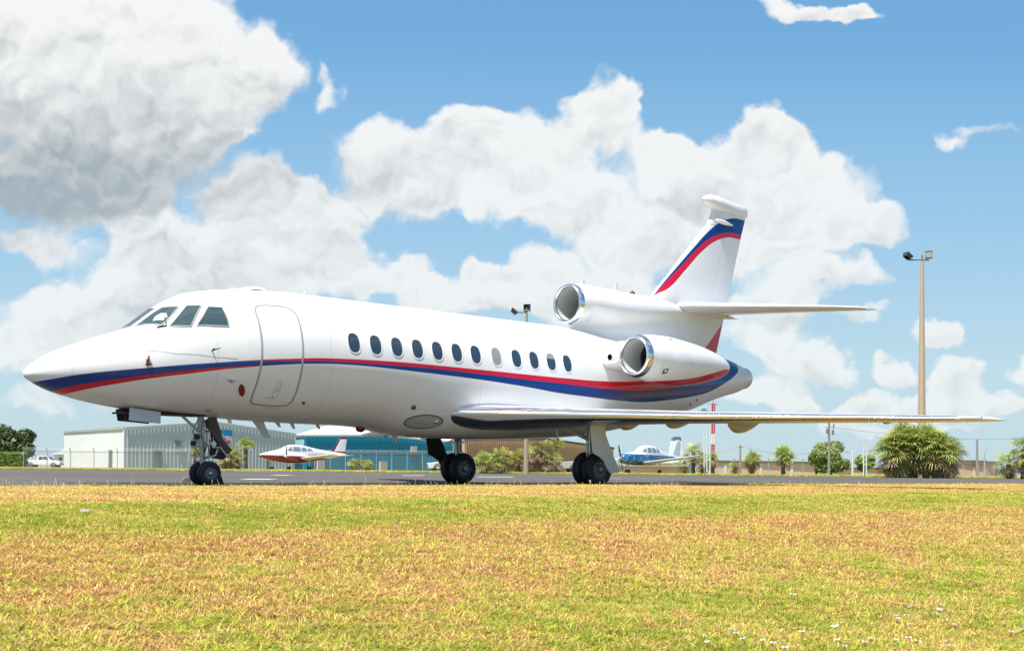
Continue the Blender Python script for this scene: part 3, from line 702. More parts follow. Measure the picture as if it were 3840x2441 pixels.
# ---- wheels
def wheel(name, c, R_, wd, parent, yaw=0., hubc=True, dark=False):
    """axle along y"""
    r = R_; b = MB(); h = wd/2
    b.lathe((0, 0, 0), (0, 1, 0), [(-h*.78, r*.56), (-h*.98, r*.66), (-h, r*.80), (-h*.80, r*.94), (-h*.42, r*.995), (-h*.40, r*.975), (-h*.34, r*.975), (-h*.32, r), (h*.32, r), (h*.34, r*.975), (h*.40, r*.975), (h*.42, r*.995), (h*.80, r*.94), (h, r*.80), (h*.98, r*.66), (h*.78, r*.56)], 48, 0)
    for sg in (-1, 1):
        b.lathe((0, 0, 0), (0, sg, 0), [(h*.76, r*.575), (h*.86, r*.55), (h*.80, r*.50), (h*.45, r*.44), (h*.40, r*.30), (h*.62, r*.22), (h*.66, .001)], 36, 1)
        b.lathe((0, 0, 0), (0, sg, 0), [(h*.60, r*.15), (h*.95, r*.14), (h*1.02, r*.08), (h*1.03, .001)], 18, 2)
        for k in range(9):
            a = 2*math.pi*k/9
            b.lathe((r*.37*math.cos(a), sg*h*.42, r*.37*math.sin(a)), (0, sg, 0), [(0, r*.045), (.03, r*.04), (.032, .001)], 8, 2 if not dark else 0)
    M = Matrix.Translation(c) @ Matrix.Rotation(yaw, 4, 'Z'); b.v = [M @ Vector(v) for v in b.v]
    return b.build(name, [RUB, HUB, HUB2], parent, angle=35)
NX = 3.293
ng = empty('nose_gear'); ng.parent = jet
for yp in (.155, -.155): wheel('wheel', (NX, -yp, .2225), .2225, .15, ng)
b = MB()
b.tube([(NX-.10, 0, 1.32), (NX-.085, 0, 1.0)], .062, 20); b.tube([(NX-.085, 0, 1.02), (NX-.075, 0, .72)], .072, 20); b.tube([(NX-.075, 0, .84), (NX-.075, 0, .80)], .082, 20); b.tube([(NX-.075, 0, .73), (NX-.045, 0, .40)], .046, 18)
b.tube([(NX-.05, 0, .47), (NX-.02, 0, .26)], [.06, .05], 16); b.tube([(NX, -.22, .2225), (NX, .22, .2225)], .035, 12)
b.tube([(NX-.12, 0, .97), (NX-.50, 0, 1.28)], .026, 12); b.tube([(NX-.15, -.10, .95), (NX-.10, .12, .95)], .034, 10)
b.tube([(NX-.27, -.02, .83), (NX-.10, -.02, .83)], .030, 12); b.tube([(NX-.24, .05, .70), (NX-.08, .04, .72)], .024, 10); b.tube([(NX-.22, -.05, .90), (NX-.06, -.04, .88)], .018, 10)
b.build('strut', STRUT, ng, angle=40)
b = MB()
b.tube([(NX-.02, 0, .71), (NX+.14, 0, .74), (NX+.20, 0, .62), (NX+.30, 0, .50)], .018, 10)
b.tube([(NX-.0, .05, .50), (NX+.18, .05, .55), (NX+.22, .05, .66)], .022, 10); b.tube([(NX-.0, -.05, .50), (NX+.18, -.05, .55), (NX+.22, -.05, .66)], .022, 10)
b.tube([(NX+.02, .09, 1.2), (NX+.03, .09, .62), (NX+.02, .06, .35)], .011, 8); b.tube([(NX+.05, -.03, 1.2), (NX+.09, -.03, .8), (NX+.05, 0, .5)], .010, 8)
b.tube([(NX-.14, -.06, .98), (NX-.17, -.05, .75), (NX-.10, -.03, .52)], .009, 8)
b.lathe((NX+.14, -.02, .76), (0, 1, 0), [(-.05, .001), (-.05, .05), (.05, .05), (.05, .001)], 14); b.lathe((NX+.05, .02, 1.02), (1, 0, 0), [(-.05, .001), (-.05, .05), (.1, .05), (.1, .001)], 14)
b.build('steering_linkage', METALD, ng, angle=40)
b = MB(); rr_ = random.Random(5)
for k in range(7):
    y0 = rr_.uniform(-.12, .12); x0 = NX+rr_.uniform(-.22, .05); b.tube([(x0+.06, y0, 1.22), (x0+rr_.uniform(-.05, .10), y0*1.3, .98), (x0+rr_.uniform(-.02, .08), y0, .72), (NX-.05, y0*.5, .48)], .009, 7)
b.build('hose', BLACK, ng, angle=60)
b = MB(); b.tube([(NX-.24, -.06, .88), (NX-.16, -.06, .88)], [.055, .04], 14); b.tube([(NX-.24, .06, .76), (NX-.16, .06, .76)], [.05, .035], 14); b.build('taxi_light', BLACK, ng, angle=50)
b = MB(); b.prism([(NX+.10, .76), (NX+.27, .74), (NX+.44, .53), (NX+.36, .47), (NX+.16, .50), (NX+.06, .62)], 1, -.02, .05); bevel(b.build('retraction_box', BLACK, ng), .02)
b = MB(); b.tube([(NX+.04, .05, 1.2), (NX+.16, .05, .96), (NX+.13, .03, .80)], .045, 12); b.tube([(NX+.20, .08, 1.15), (NX+.24, .08, .85), (NX+.36, .05, .60)], .03, 10); b.build('drag_brace', mat('gear_brown', (.09, .08, .075), .5, .3), ng, angle=50)
b = MB(); b.prism([(NX+.02, 1.24), (NX+.20, 1.24), (NX+.33, .85), (NX+.52, .66), (NX+.46, .58), (NX+.22, .60), (NX+.24, .78), (NX+.06, 1.0)], 1, -.06, -.03)
b.v = [Vector((p[0], p[1], p[2])) for p in b.v]
o = b.build('gear_door', mat('well_brown', (.07, .055, .05), .6, 0, 0, .3, 12.), ng); o['label'] = 'dark rear nose gear door'; bevel(o, .01)
b = MB(); b.tube([(NX+.08, -.1, .70), (NX+.26, -.1, .69), (NX+.42, -.1, .50)], .016, 10); b.build('door_rod', mat('rod_cream', (.5, .5, .42), .4), ng, angle=40)
# front gear doors hanging open below the nose
b = MB()
q = [(1.690, 1.345), (2.262, 1.292), (2.235, 1.082), (1.655, 1.118)]
b.add([Vector((x, -.33-(.0 if z > 1.2 else .05)+dy, z)) for dy in (0, .03) for x, z in q], [(0, 1, 2, 3), (7, 6, 5, 4), (0, 4, 5, 1), (1, 5, 6, 2), (2, 6, 7, 3), (3, 7, 4, 0)])
o = b.build('gear_door', GREYM, ng); o['label'] = 'pale grey front nose gear door'; bevel(o, .012)
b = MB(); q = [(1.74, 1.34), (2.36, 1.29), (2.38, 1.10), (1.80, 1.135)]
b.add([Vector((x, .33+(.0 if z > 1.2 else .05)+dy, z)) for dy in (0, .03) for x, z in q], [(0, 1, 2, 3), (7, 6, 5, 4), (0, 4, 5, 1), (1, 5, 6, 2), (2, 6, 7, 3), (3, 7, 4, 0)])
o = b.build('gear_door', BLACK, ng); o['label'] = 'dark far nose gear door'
b = MB(); b.box((1.83, .12, 1.31), (.16, .28, .10)); b.box((1.90, .2, 1.22), (.10, .1, .16)); b.tube([(1.9, -.28, 1.22), (1.9, .3, 1.22)], .016, 8); b.tube([(2.15, -.28, 1.2), (2.15, .3, 1.2)], .014, 8); b.tube([(1.78, -.1, 1.33), (1.66, -.05, 1.30)], .03, 8); b.box((2.4, 0, 1.262), (1.55, .5, .03))
b.build('wheel_well', BLACK, ng)
MX = NX+7.9
for s in (1, -1):
    mg = empty('main_gear'); mg.parent = jet
    for yp in (2.05, 2.40): wheel('wheel', (MX, -yp*s, .3685), .3685, .20, mg, dark=False)
    b = MB(); yc = -2.22*s
    b.tube([(MX-.02, yc, 1.45), (MX-.01, yc, .80)], .095, 20); b.tube([(MX-.01, yc, .84), (MX, yc, .37)], .062, 18); b.tube([(MX, yc-.28, .3685), (MX, yc+.28, .3685)], .05, 14)
    b.tube([(MX-.07, yc, 1.35), (MX-.09, yc+.02, .72)], .03, 10)
    b.tube([(MX-.05, yc, .98), (MX-.75, yc+.55*s, 1.38)], .035, 12); b.tube([(MX-.02, yc, 1.02), (MX-.35, yc+.9*s, 1.34)], .03, 12)
    b.tube([(MX+.08, yc, .80), (MX+.24, yc, .62), (MX+.06, yc, .45)], .026, 10)
    b.build('strut', STRUT, mg, angle=40)
    for Q, rr in (([(MX-.12, yc-.05, 1.35), (MX-.12, yc-.05, .68)], .018), ([(MX-.05, yc+.10*s, 1.3), (MX-.08, yc+.1*s, .75), (MX-.04, yc, .45)], .012), ([(MX-.4, yc+.7*s, 1.3), (MX-.32, yc+.7*s, .98)], .02)):
        MB().tube(Q, rr, 8).build('brake_line', METALD, mg, angle=40)
    # outboard leg door
    b = MB(); q = [(10.585, 1.44), (11.035, 1.44), (11.045, 1.103), (11.27, .676), (11.50, .356), (11.47, .305), (11.19, .285), (11.10, .38), (10.985, .548), (10.83, .64), (10.665, .70), (10.59, 1.15)]
    q = [(x+.0, z) for x, z in q]
    b.prism(q, 1, 0, .028); b.v = [Vector((p[0], (-2.75+.10*(1.45-p[2]) if 0 else -2.75)*s+(p[1]-.014), p[2])) for p in b.v]
    o = b.build('gear_door', mat('door_paint', (.56, .61, .64), .4, 0, .3), mg); o['label'] = 'white leg door beside the main wheels'; bevel(o, .01)
    b2 = MB(); cxq = sum(p[0] for p in q)/len(q); czq = sum(p[1] for p in q)/len(q)
    b2.prism([(cxq+(x-cxq)*.985, czq+(z-czq)*.985) for x, z in q], 1, 0, .012); b2.v = [Vector((p[0], -2.725*s+(p[1]-.006), p[2])) for p in b2.v]; b2.build('shaded_inner_plate', BLACK, o)  # dark inner face, its black also standing in for shade on the inboard side
    b2 = MB(); b2.box((MX-.05, -2.22*s, 1.36), (1.2, .95, .05)); b2.build('wheel_well', BLACK, mg)
    for Q in ([(10.9, -2.73*s, 1.2), (11.10, -2.3*s, 1.15)], [(11.15, -2.73*s, .62), (11.16, -2.3*s, .60)]): MB().tube(Q, .02, 8).build('door_link', METALD, mg)

# ================================================================== GROUND
def apron_z(D): return float(np.interp(D, [28, 62], [0., .12]))
def sheet(name, x0, x1, nx, t0, t1, nt, zf, m, frame='jet'):
    v = []; f = []
    for j in range(nt+1):
        for i in range(nx+1):
            a = x0+(x1-x0)*i/nx; t = t0+(t1-t0)*j/nt
            p = jw(a, t) if frame == 'jet' else Vector((a, t, 0)); p.z = zf(a, t, p); v.append(p)
    for j in range(nt):
        for i in range(nx): f.append((j*(nx+1)+i, j*(nx+1)+i+1, (j+1)*(nx+1)+i+1, (j+1)*(nx+1)+i))
    o = obj(name, v, f, m)
    if o.data.polygons[0].normal.z < 0: o.data.flip_normals()
    return o
# asphalt
ma = bpy.data.materials.new('asphalt'); ma.use_nodes = True; t = NT(ma.node_tree); p = t.n['Principled BSDF']
oc = t.add('ShaderNodeTexCoord').outputs['Object']
n1 = t.noise(oc, .12, 6, .6); n2 = t.noise(oc, 2.5, 6, .7); n3 = t.noise(oc, 60., 3, .6)
c = t.mix(t.sstep(n1, .35, .7), (.080, .068, .058, 1), (.118, .100, .086, 1))
c = t.mix(t.math('MULTIPLY', t.sstep(n2, .5, .8), .5), c, (.15, .138, .125, 1))
c = t.mix(t.math('MULTIPLY', n3, .5), c, (.06, .055, .055, 1))
vo = t.add('ShaderNodeTexVoronoi', {'Vector': oc, 'Scale': .22}, feature='DISTANCE_TO_EDGE').outputs[0]
c = t.mix(t.math('LESS_THAN', vo, .004), c, (.03, .03, .03, 1))
t.l.new(c, p.inputs['Base Color']); p.inputs['Roughness'].default_value = .85
bmp = t.add('ShaderNodeBump', {'Height': n3, 'Strength': .5, 'Distance': .01}); t.l.new(bmp.outputs[0], p.inputs['Normal'])
apron = kind(sheet('apron_road', -110, 190, 60, 4.05, -170, 50, lambda a, t_, p: apron_z(p.y), ma), 'structure')
# lawn colours: dry and green bands that run along the apron edge
def lawn_mat(name, blade):
    m = bpy.data.materials.new(name); m.use_nodes = True; t = NT(m.node_tree); p = t.n['Principled BSDF']
    pos = t.add('ShaderNodeNewGeometry').outputs['Position']
    off = vmt(t, 'SUBTRACT', pos, (J0.x, J0.y, 0))
    sp = t.add('ShaderNodeSeparateXYZ', {0: off})
    port = t.math('SUBTRACT', t.math('MULTIPLY', sp.outputs[0], math.sin(TH)), t.math('MULTIPLY', sp.outputs[1], math.cos(TH)))
    wob = t.math('MULTIPLY', t.math('SUBTRACT', t.noise(pos, .8, 4, .6), .5), 1.8)
    pt = t.math('ADD', port, wob)
    big = t.noise(pos, 1.6, 5, .65); mid = t.noise(pos, 7., 5, .65); fine = t.noise(pos, 45., 4, .7)
    band_g = t.math('MULTIPLY', t.sstep(pt, 9.7, 10.6), t.sstep(pt, 12.9, 12.0))
    near_g = t.math('MULTIPLY', t.sstep(pt, 13.2, 16.5), .36)
    edge_g = t.math('MULTIPLY', t.sstep(pt, 4.7, 4.0), .5)
    g = t.math('ADD', t.math('ADD', t.math('MULTIPLY', band_g, .42), near_g), edge_g)
    g = t.math('ADD', g, t.math('MULTIPLY', t.math('SUBTRACT', big, .5), 1.3))
    g = t.math('ADD', g, t.math('MULTIPLY', t.math('SUBTRACT', mid, .5), 1.7))
    g = t.math('ADD', g, t.math('MULTIPLY', t.math('SUBTRACT', fine, .5), 1.0 if not blade else .7))
    if blade:
        oi = t.add('ShaderNodeObjectInfo').outputs['Random']
        g = t.math('ADD', g, t.math('MULTIPLY', t.math('SUBTRACT', oi, .5), .55))
        isl = t.add('ShaderNodeNewGeometry').outputs['Random Per Island']
        g = t.math('ADD', g, t.math('MULTIPLY', t.math('SUBTRACT', isl, .5), .75))
    g = t.math('ADD', g, .29)
    k = LK
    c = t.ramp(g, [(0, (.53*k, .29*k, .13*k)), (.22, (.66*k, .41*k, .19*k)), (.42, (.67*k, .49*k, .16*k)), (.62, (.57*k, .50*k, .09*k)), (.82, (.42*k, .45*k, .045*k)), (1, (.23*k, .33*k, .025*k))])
    if blade:
        v_ = t.math('MULTIPLY_ADD', isl, 1.1, .60)
        c = t.add('ShaderNodeHueSaturation', {'Value': v_, 'Color': c}).outputs[0]
        t.l.new(c, p.inputs['Base Color']); p.inputs['Roughness'].default_value = .55; p.inputs['Specular IOR Level'].default_value = .3
        tr = t.add('ShaderNodeBsdfTranslucent', {0: c}); mx = t.add('ShaderNodeMixShader', {0: .3})
        t.l.new(p.outputs[0], mx.inputs[1]); t.l.new(tr.outputs[0], mx.inputs[2]); t.l.new(mx.outputs[0], t.n['Material Output'].inputs[0])
    else:
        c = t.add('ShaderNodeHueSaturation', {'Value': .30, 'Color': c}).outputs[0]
        t.l.new(c, p.inputs['Base Color']); p.inputs['Roughness'].default_value = .9; p.inputs['Specular IOR Level'].default_value = .1
        bmp = t.add('ShaderNodeBump', {'Height': fine, 'Strength': .9, 'Distance': .03}); t.l.new(bmp.outputs[0], p.inputs['Normal'])
    return m
def vmt(t, op, a, b): return t.add('ShaderNodeVectorMath', {0: a, 1: b}, operation=op).outputs[0]
LK = .98
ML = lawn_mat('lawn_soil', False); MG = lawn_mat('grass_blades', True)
LT = [3.2, 4.0, 5.5, 7, 9, 10.5, 12, 14, 16, 18, 20, 26, 60]; LZ = [-.03, .016, .024, .03, .02, -.005, -.10, -.28, -.46, -.60, -.68, -.75, -.75]
def lawn_z(x, t_):
    z = float(pchip(LT, LZ, min(60, max(3.2, t_)))[0])
    if t_ > 4.5: z += .008*math.sin(x*1.3+t_*.7)+.006*math.sin(x*2.9-t_*2.1)
    return z
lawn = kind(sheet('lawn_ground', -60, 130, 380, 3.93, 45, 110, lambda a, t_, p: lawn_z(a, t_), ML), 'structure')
# far field reaching the horizon
mf = bpy.data.materials.new('far_field'); mf.use_nodes = True; t = NT(mf.node_tree); p = t.n['Principled BSDF']
oc = t.add('ShaderNodeTexCoord').outputs['Object']; n1 = t.noise(oc, .15, 6, .65); n2 = t.noise(oc, 3., 5, .7)
g = t.math('ADD', n1, t.math('MULTIPLY', t.math('SUBTRACT', n2, .5), .8))
t.l.new(t.ramp(g, [(.25, (.16, .17, .04)), (.5, (.25, .23, .08)), (.7, (.34, .29, .13))]), p.inputs['Base Color']); p.inputs['Roughness'].default_value = .95; p.inputs['Specular IOR Level'].default_value = .1
v = [(-2500, 84, .126), (-120, 84, .126), (-10, 84, .126), (120, 84, .126), (2500, 84, .126), (-6000, 9000, .126), (6000, 9000, .126)]
far = kind(obj('far_field_ground', v, [(0, 1, 2, 3, 4, 6, 5)], mf, smooth=False), 'structure')
if far.data.polygons[0].normal.z < 0: far.data.flip_normals()
v = [(-9000, -9000, -1.7), (9000, -9000, -1.7), (9000, 9000, -1.7), (-9000, 9000, -1.7)]
base = kind(obj('base_terrain', v, [(0, 1, 2, 3)], ML, smooth=False), 'structure')
# painted marks on the asphalt
MP = mat('road_paint', (.62, .61, .58), .7, 0, 0, .25, 3.)
def mark(px0, px1, py, D, dep):
    a = at(px0, py, D); b = at(px1, py, D); z = apron_z(D)
    x0, x1 = a.x, b.x; n = 10; v = []
    for i in range(n+1):
        x = x0+(x1-x0)*i/n; w = .25*math.sin(i*2.3)*dep*.3
        v += [(x, D-dep/2+w, apron_z(D-dep/2)+.006), (x, D+dep/2+w, apron_z(D+dep/2)+.006)]
    o = obj('road_marking', v, [(2*i, 2*i+2, 2*i+3, 2*i+1) for i in range(n)], MP, smooth=False)
    return kind(o, 'structure')
for a in ((915, 1030, 1799, 33, 1.3), (1022, 1090, 1784, 46, 1.6), (1790, 1925, 1787, 47, 1.5), (1510, 1590, 1782, 50, 1.6), (890, 1030, 1769, 78, 3.), (600, 640, 1770, 78, 3.), (2150, 2330, 1795, 45, .6)): mark(*a)

# near-black strip added on the asphalt, just visible over the grass
STRIP = mat('strip_black', (.018, .016, .014), .8, 0, 0, .3, 2.)
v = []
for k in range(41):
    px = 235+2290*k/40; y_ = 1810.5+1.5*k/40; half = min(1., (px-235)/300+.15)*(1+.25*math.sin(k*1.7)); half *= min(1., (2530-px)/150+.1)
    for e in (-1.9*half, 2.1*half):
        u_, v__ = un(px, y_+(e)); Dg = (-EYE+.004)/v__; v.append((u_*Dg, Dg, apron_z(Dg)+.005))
kind(obj('dark_strip_marking', v, [(2*i, 2*i+2, 2*i+3, 2*i+1) for i in range(40)], STRIP, smooth=False), 'structure')
# ------------------------------------------------------------------ grass tufts over the lawn (uncountable: stuff)
hid = bpy.data.collections.new('tuft_sources')
def tuft(nb, rad, h0, h1, wid, lean, seed):
    r = random.Random(seed); v = []; f = []
    for _ in range(nb):
        a = r.uniform(0, 6.283); d = rad*math.sqrt(r.random()); x, y = d*math.cos(a), d*math.sin(a)
        h = r.uniform(h0, h1); b_ = r.uniform(0, 6.283); l = lean*r.uniform(.4, 1.5)*h; w = wid*r.uniform(.7, 1.3)
        dx, dy = math.cos(b_), math.sin(b_); px_, py_ = -dy*w, dx*w
        n = len(v)
        for (t_, ww) in ((0, 1.), (.45, .9), (.8, .55)):
            cx, cy, cz = x+dx*l*t_**1.8, y+dy*l*t_**1.8, h*(t_-.25*t_*t_*lean)
            v += [(cx-px_*ww, cy-py_*ww, cz), (cx+px_*ww, cy+py_*ww, cz)]
        v.append((x+dx*l*1.15, y+dy*l*1.15, h*(1-.33*lean)))
        f += [(n, n+1, n+3, n+2), (n+2, n+3, n+5, n+4), (n+4, n+5, n+6)]
    me = bpy.data.meshes.new('tuft'); me.from_pydata(v, [], f); me.materials.append(MG); me.polygons.foreach_set('use_smooth', [True]*len(f))
    o = bpy.data.objects.new('grass_tuft', me); hid.objects.link(o); return o
for k in range(7): tuft(26, .085, .018, .062, .0029, 1.05, k)
pts = []; scl = []
# visible wedge only, denser close by
def add_pts(D0, D1, dens, sc):
    A = .94*(D1*D1-D0*D0)/2; n = int(A*dens)
    D = np.sqrt(rng.uniform(D0*D0, D1*D1, n)); X = rng.uniform(-.47, .47, n)*D
    m_ = int((D1-D0)*9*dens*.5); Dm = rng.uniform(D0, D1, m_); sg = rng.choice([-1, 1], m_)      # margins either side of the view
    D = np.concatenate([D, Dm]); X = np.concatenate([X, sg*(.47*Dm+rng.uniform(0, 4.5, m_))])
    for d, x in zip(D, X):
        q = Vector((x-J0.x, d-J0.y)); t_ = q.x*math.sin(TH)-q.y*math.cos(TH); a = q.x*math.cos(TH)+q.y*math.sin(TH)
        if t_ < 4.02: continue
        edge = t_ < 4.6
        if edge and rng.random() < .3: continue
        pts.append((x, d, lawn_z(a, t_)-.004)); scl.append(sc*rng.uniform(.7, 1.35)*(1.25 if edge else 1))
add_pts(3.9, 7., 900, .75); add_pts(7, 10, 620, .8); add_pts(10, 15, 420, .9); add_pts(15, 20, 320, 1.0); add_pts(20, 27, 230, 1.1); add_pts(26, 40, 90, 1.4)
me = bpy.data.meshes.new('grass'); me.from_pydata(pts, [], [])
at_ = me.attributes.new('tscale', 'FLOAT', 'POINT'); at_.data.foreach_set('value', scl)
at_ = me.attributes.new('trot', 'FLOAT', 'POINT'); at_.data.foreach_set('value', rng.uniform(0, 6.283, len(pts)))
grass = bpy.data.objects.new('lawn_grass', me); COL.objects.link(grass); kind(grass, 'stuff')
tag(grass, 'short dry and green grass covering the whole foreground lawn', 'grass')
me.materials.append(MG)
def scatter(o, coll):
    ng_ = bpy.data.node_groups.new('scatter', 'GeometryNodeTree')
    ng_.interface.new_socket('Geometry', in_out='INPUT', socket_type='NodeSocketGeometry'); ng_.interface.new_socket('Geometry', in_out='OUTPUT', socket_type='NodeSocketGeometry')
    N = ng_.nodes; L = ng_.links
    gi = N.new('NodeGroupInput'); go = N.new('NodeGroupOutput'); m2p = N.new('GeometryNodeMeshToPoints'); ip = N.new('GeometryNodeInstanceOnPoints'); ci = N.new('GeometryNodeCollectionInfo')
    ci.inputs[0].default_value = coll; ci.inputs['Separate Children'].default_value = True; ci.inputs['Reset Children'].default_value = True
    ip.inputs['Pick Instance'].default_value = True
    a = N.new('GeometryNodeInputNamedAttribute'); a.data_type = 'FLOAT'; a.inputs[0].default_value = 'tscale'
    b = N.new('GeometryNodeInputNamedAttribute'); b.data_type = 'FLOAT'; b.inputs[0].default_value = 'trot'
    cx = N.new('ShaderNodeCombineXYZ'); L.new(b.outputs[0], cx.inputs[2])
    e2r = N.new('FunctionNodeEulerToRotation'); L.new(cx.outputs[0], e2r.inputs[0])
    rv = N.new('FunctionNodeRandomValue'); rv.data_type = 'INT'; rv.inputs[4].default_value = 0; rv.inputs[5].default_value = len(coll.objects)-1
    L.new(gi.outputs[0], m2p.inputs[0]); L.new(m2p.outputs[0], ip.inputs['Points']); L.new(ci.outputs[0], ip.inputs['Instance'])
    L.new(rv.outputs[2], ip.inputs['Instance Index']); L.new(e2r.outputs[0], ip.inputs['Rotation']); L.new(a.outputs[0], ip.inputs['Scale']); L.new(ip.outputs[0], go.inputs[0])
    md = o.modifiers.new('scatter', 'NODES'); md.node_group = ng_
scatter(grass, hid)
# taller seed stalks and weeds along the edge of the asphalt
r = random.Random(3); v = []; f = []
MS = mat('dry_stalk', (.52, .44, .22), .7, 0, 0, .3, 8.)
for k in range(520):
    x = r.uniform(-8, 26) if r.random() < .6 else r.choice([-3.5, -1., 4.5, 6., 9., 14.5])+r.gauss(0, 1.2); t_ = r.uniform(4.0, 5.2)
    p = jw(x, t_); z0 = lawn_z(x, t_); h = r.uniform(.05, .14)*(1.5 if r.random() < .12 else 1); w = r.uniform(.0015, .003)
    a = r.uniform(0, 6.28); l = r.uniform(0, .05); q = [(p.x, p.y, z0), (p.x+l*.4*math.cos(a), p.y+l*.4*math.sin(a), z0+h*.6), (p.x+l*math.cos(a), p.y+l*math.sin(a), z0+h)]
    n = len(v)
    for i, (X, Y, Z) in enumerate(q):
        ww = w*(1, .8, 2.2 if k % 3 == 0 else .5)[i]; v += [(X-ww, Y, Z), (X+ww, Y, Z)]
    f += [(n, n+1, n+3, n+2), (n+2, n+3, n+5, n+4)]
st = obj('seed_stalks', v, f, MS); kind(st, 'stuff'); tag(st, 'thin pale seed stalks along the edge of the asphalt', 'weeds')
# small dark weed clump at the edge, right of the main wheels
hid2 = bpy.data.collections.new('flower_sources')
# white flowers in the near grass
MFW = mat('petal', (.80, .80, .74), .5); MST = mat('flower_stem', (.20, .28, .06), .6)
def ground_at(px, py):            # march the sight line to the lawn
    D = 3.
    while D < 40:
        p = at(px, py, D); q = Vector((p.x-J0.x, p.y-J0.y)); t_ = q.x*math.sin(TH)-q.y*math.cos(TH); a = q.x*math.cos(TH)+q.y*math.sin(TH)
        z = lawn_z(a, t_)
        if p.z <= z+.03: return Vector((p.x, p.y, z))
        D += .03
    return p
def flower(rad):
    root = empty('white_flower')
    b = MB(); n = 11; v = [(0, 0, .036)]
    for k in range(n*2):
        a = math.pi*k/n; rr = rad*(1. if k % 2 == 0 else .62); v.append((rr*math.cos(a), rr*math.sin(a), .036+(.006 if k % 2 == 0 else 0)))
    b.add(v, [(0, 1+k, 1+(k+1) % (2*n)) for k in range(2*n)])
    b.add([(p[0]*.95, p[1]*.95, p[2]-.004) for p in v], [(0, 1+(k+1) % (2*n), 1+k) for k in range(2*n)])
    b.build('petals', MFW, root); MB().tube([(0, 0, -.005), (.004, 0, .03), (0, 0, .05)], .0016, 5).build('stem', MST, root)
    return root
FL = [(2968, 2232, 1.4, 'large white flower alone at the edge of the dry patch, upper left of the flowers'), (3135, 2353, 1.5, 'wide white flower lying flat above the middle of the bottom edge'), (3150, 2340, .9, ''), (3012, 2374, 1.2, ''), (3045, 2376, .8, ''), (2741, 2366, 1.2, ''), (2760, 2380, 1.1, ''), (2793, 2400, 1.1, ''), (2655, 2411, .9, ''), (2640, 2392, .7, ''), (2898, 2415, 1.2, ''), (2868, 2402, .9, ''), (2945, 2436, 1.2, ''), (3140, 2404, 1.1, ''), (3168, 2430, .9, ''), (3242, 2412, 1.1, ''), (3408, 2397, 1.2, ''), (3436, 2408, 1.2, ''), (3545, 2330, 1.0, 'white flower just above and left of the last stray bloom at right'), (3580, 2345, .8, ''), (3400, 2313, 1.2, ''), (3368, 2322, 1.0, ''), (3415, 2345, .7, ''), (3505, 2305, 1.1, ''), (3520, 2290, 1.3, ''), (3530, 2272, 1.1, ''), (3417, 2280, .9, ''), (3424, 2262, 1., ''), (3362, 2403, .8, ''), (3560, 2424, .8, ''), (3542, 2408, .6, ''), (3790, 2372, 1.0, ''), (3832, 2364, .8, ''), (3270, 2396, .8, ''), (3355, 2311, .8, '')]
proto = None
for k, (px, py, sc, lab) in enumerate(FL):
    if proto is None: proto = flower(.0145); o = proto
    else:
        o = proto.copy(); COL.objects.link(o)
        for ch in proto.children:
            c_ = ch.copy(); COL.objects.link(c_); c_.parent = o
    o.location = ground_at(px, py); o.scale = (sc, sc, 1.0); o.rotation_euler = (random.uniform(-.25, .05), random.uniform(-.2, .2), random.uniform(0, 6))
    rk = sorted(q[0] for q in FL).index(px); ORD = 'leftmost second third fourth fifth sixth seventh eighth ninth tenth eleventh twelfth thirteenth fourteenth fifteenth sixteenth seventeenth eighteenth nineteenth twentieth twenty-first twenty-second twenty-third twenty-fourth twenty-fifth twenty-sixth twenty-seventh twenty-eighth twenty-ninth thirtieth thirty-first thirty-second thirty-third thirty-fourth rightmost'.split()
    tag(o, 'small white flower in the near grass, '+ORD[rk]+('' if rk in (0, 34) else ' from the left')+(' of them all' if rk in (0, 34) else ' of thirty-five'), 'flower', 'white flowers in the near grass')
# pale litter in the lawn
o = MB().lathe((0, 0, 0), (0, 0, 1), [(0, .001), (.0, .06), (.012, .055), (.016, .001)], 12).build('paper_scrap', mat('paper', (.50, .42, .36), .8), None, angle=40)
o.location = ground_at(320, 1918)+Vector((0, 0, .03)); o.scale = (.7, .4, 1); tag(o, 'pale scrap of litter lying in the green strip of lawn at the left', 'litter')

# ------------------------------------------------------------------ wheel chocks
CH = mat('chock_wood', (.20, .165, .14), .8, 0, 0, .2, 6.); CHB = mat('chock_rubber', (.03, .028, .026), .7)
def chock(name, px, D, L, H, m, lab, rz=TH, tri=True):
    b = MB(); q = [(-L/2, 0), (L/2, 0), (L*.22, H), (-L*.22, H)] if tri else [(-L/2, 0), (L/2, 0), (L/2, H*.8), (L*.42, H), (-L*.36, H), (-L/2, H*.6)]
    b.prism(q, 1, -.14, .14); o = b.build(name, m); bevel(o, .012)
    p = at(px, 1800, D); o.location = (p.x, p.y, .0); o.rotation_euler = (0, 0, rz)
    return tag(o, lab, 'wheel chock', 'wheel chocks')
D_n = 23.35
chock('wheel_chock', 712, 23.3, .30, .135, CH, 'brown box-shaped chock in front of the nose wheel', .35, False)
chock('wheel_chock', 816, 23.55, .20, .17, CHB, 'black wedge chock behind the nose wheel', .45)

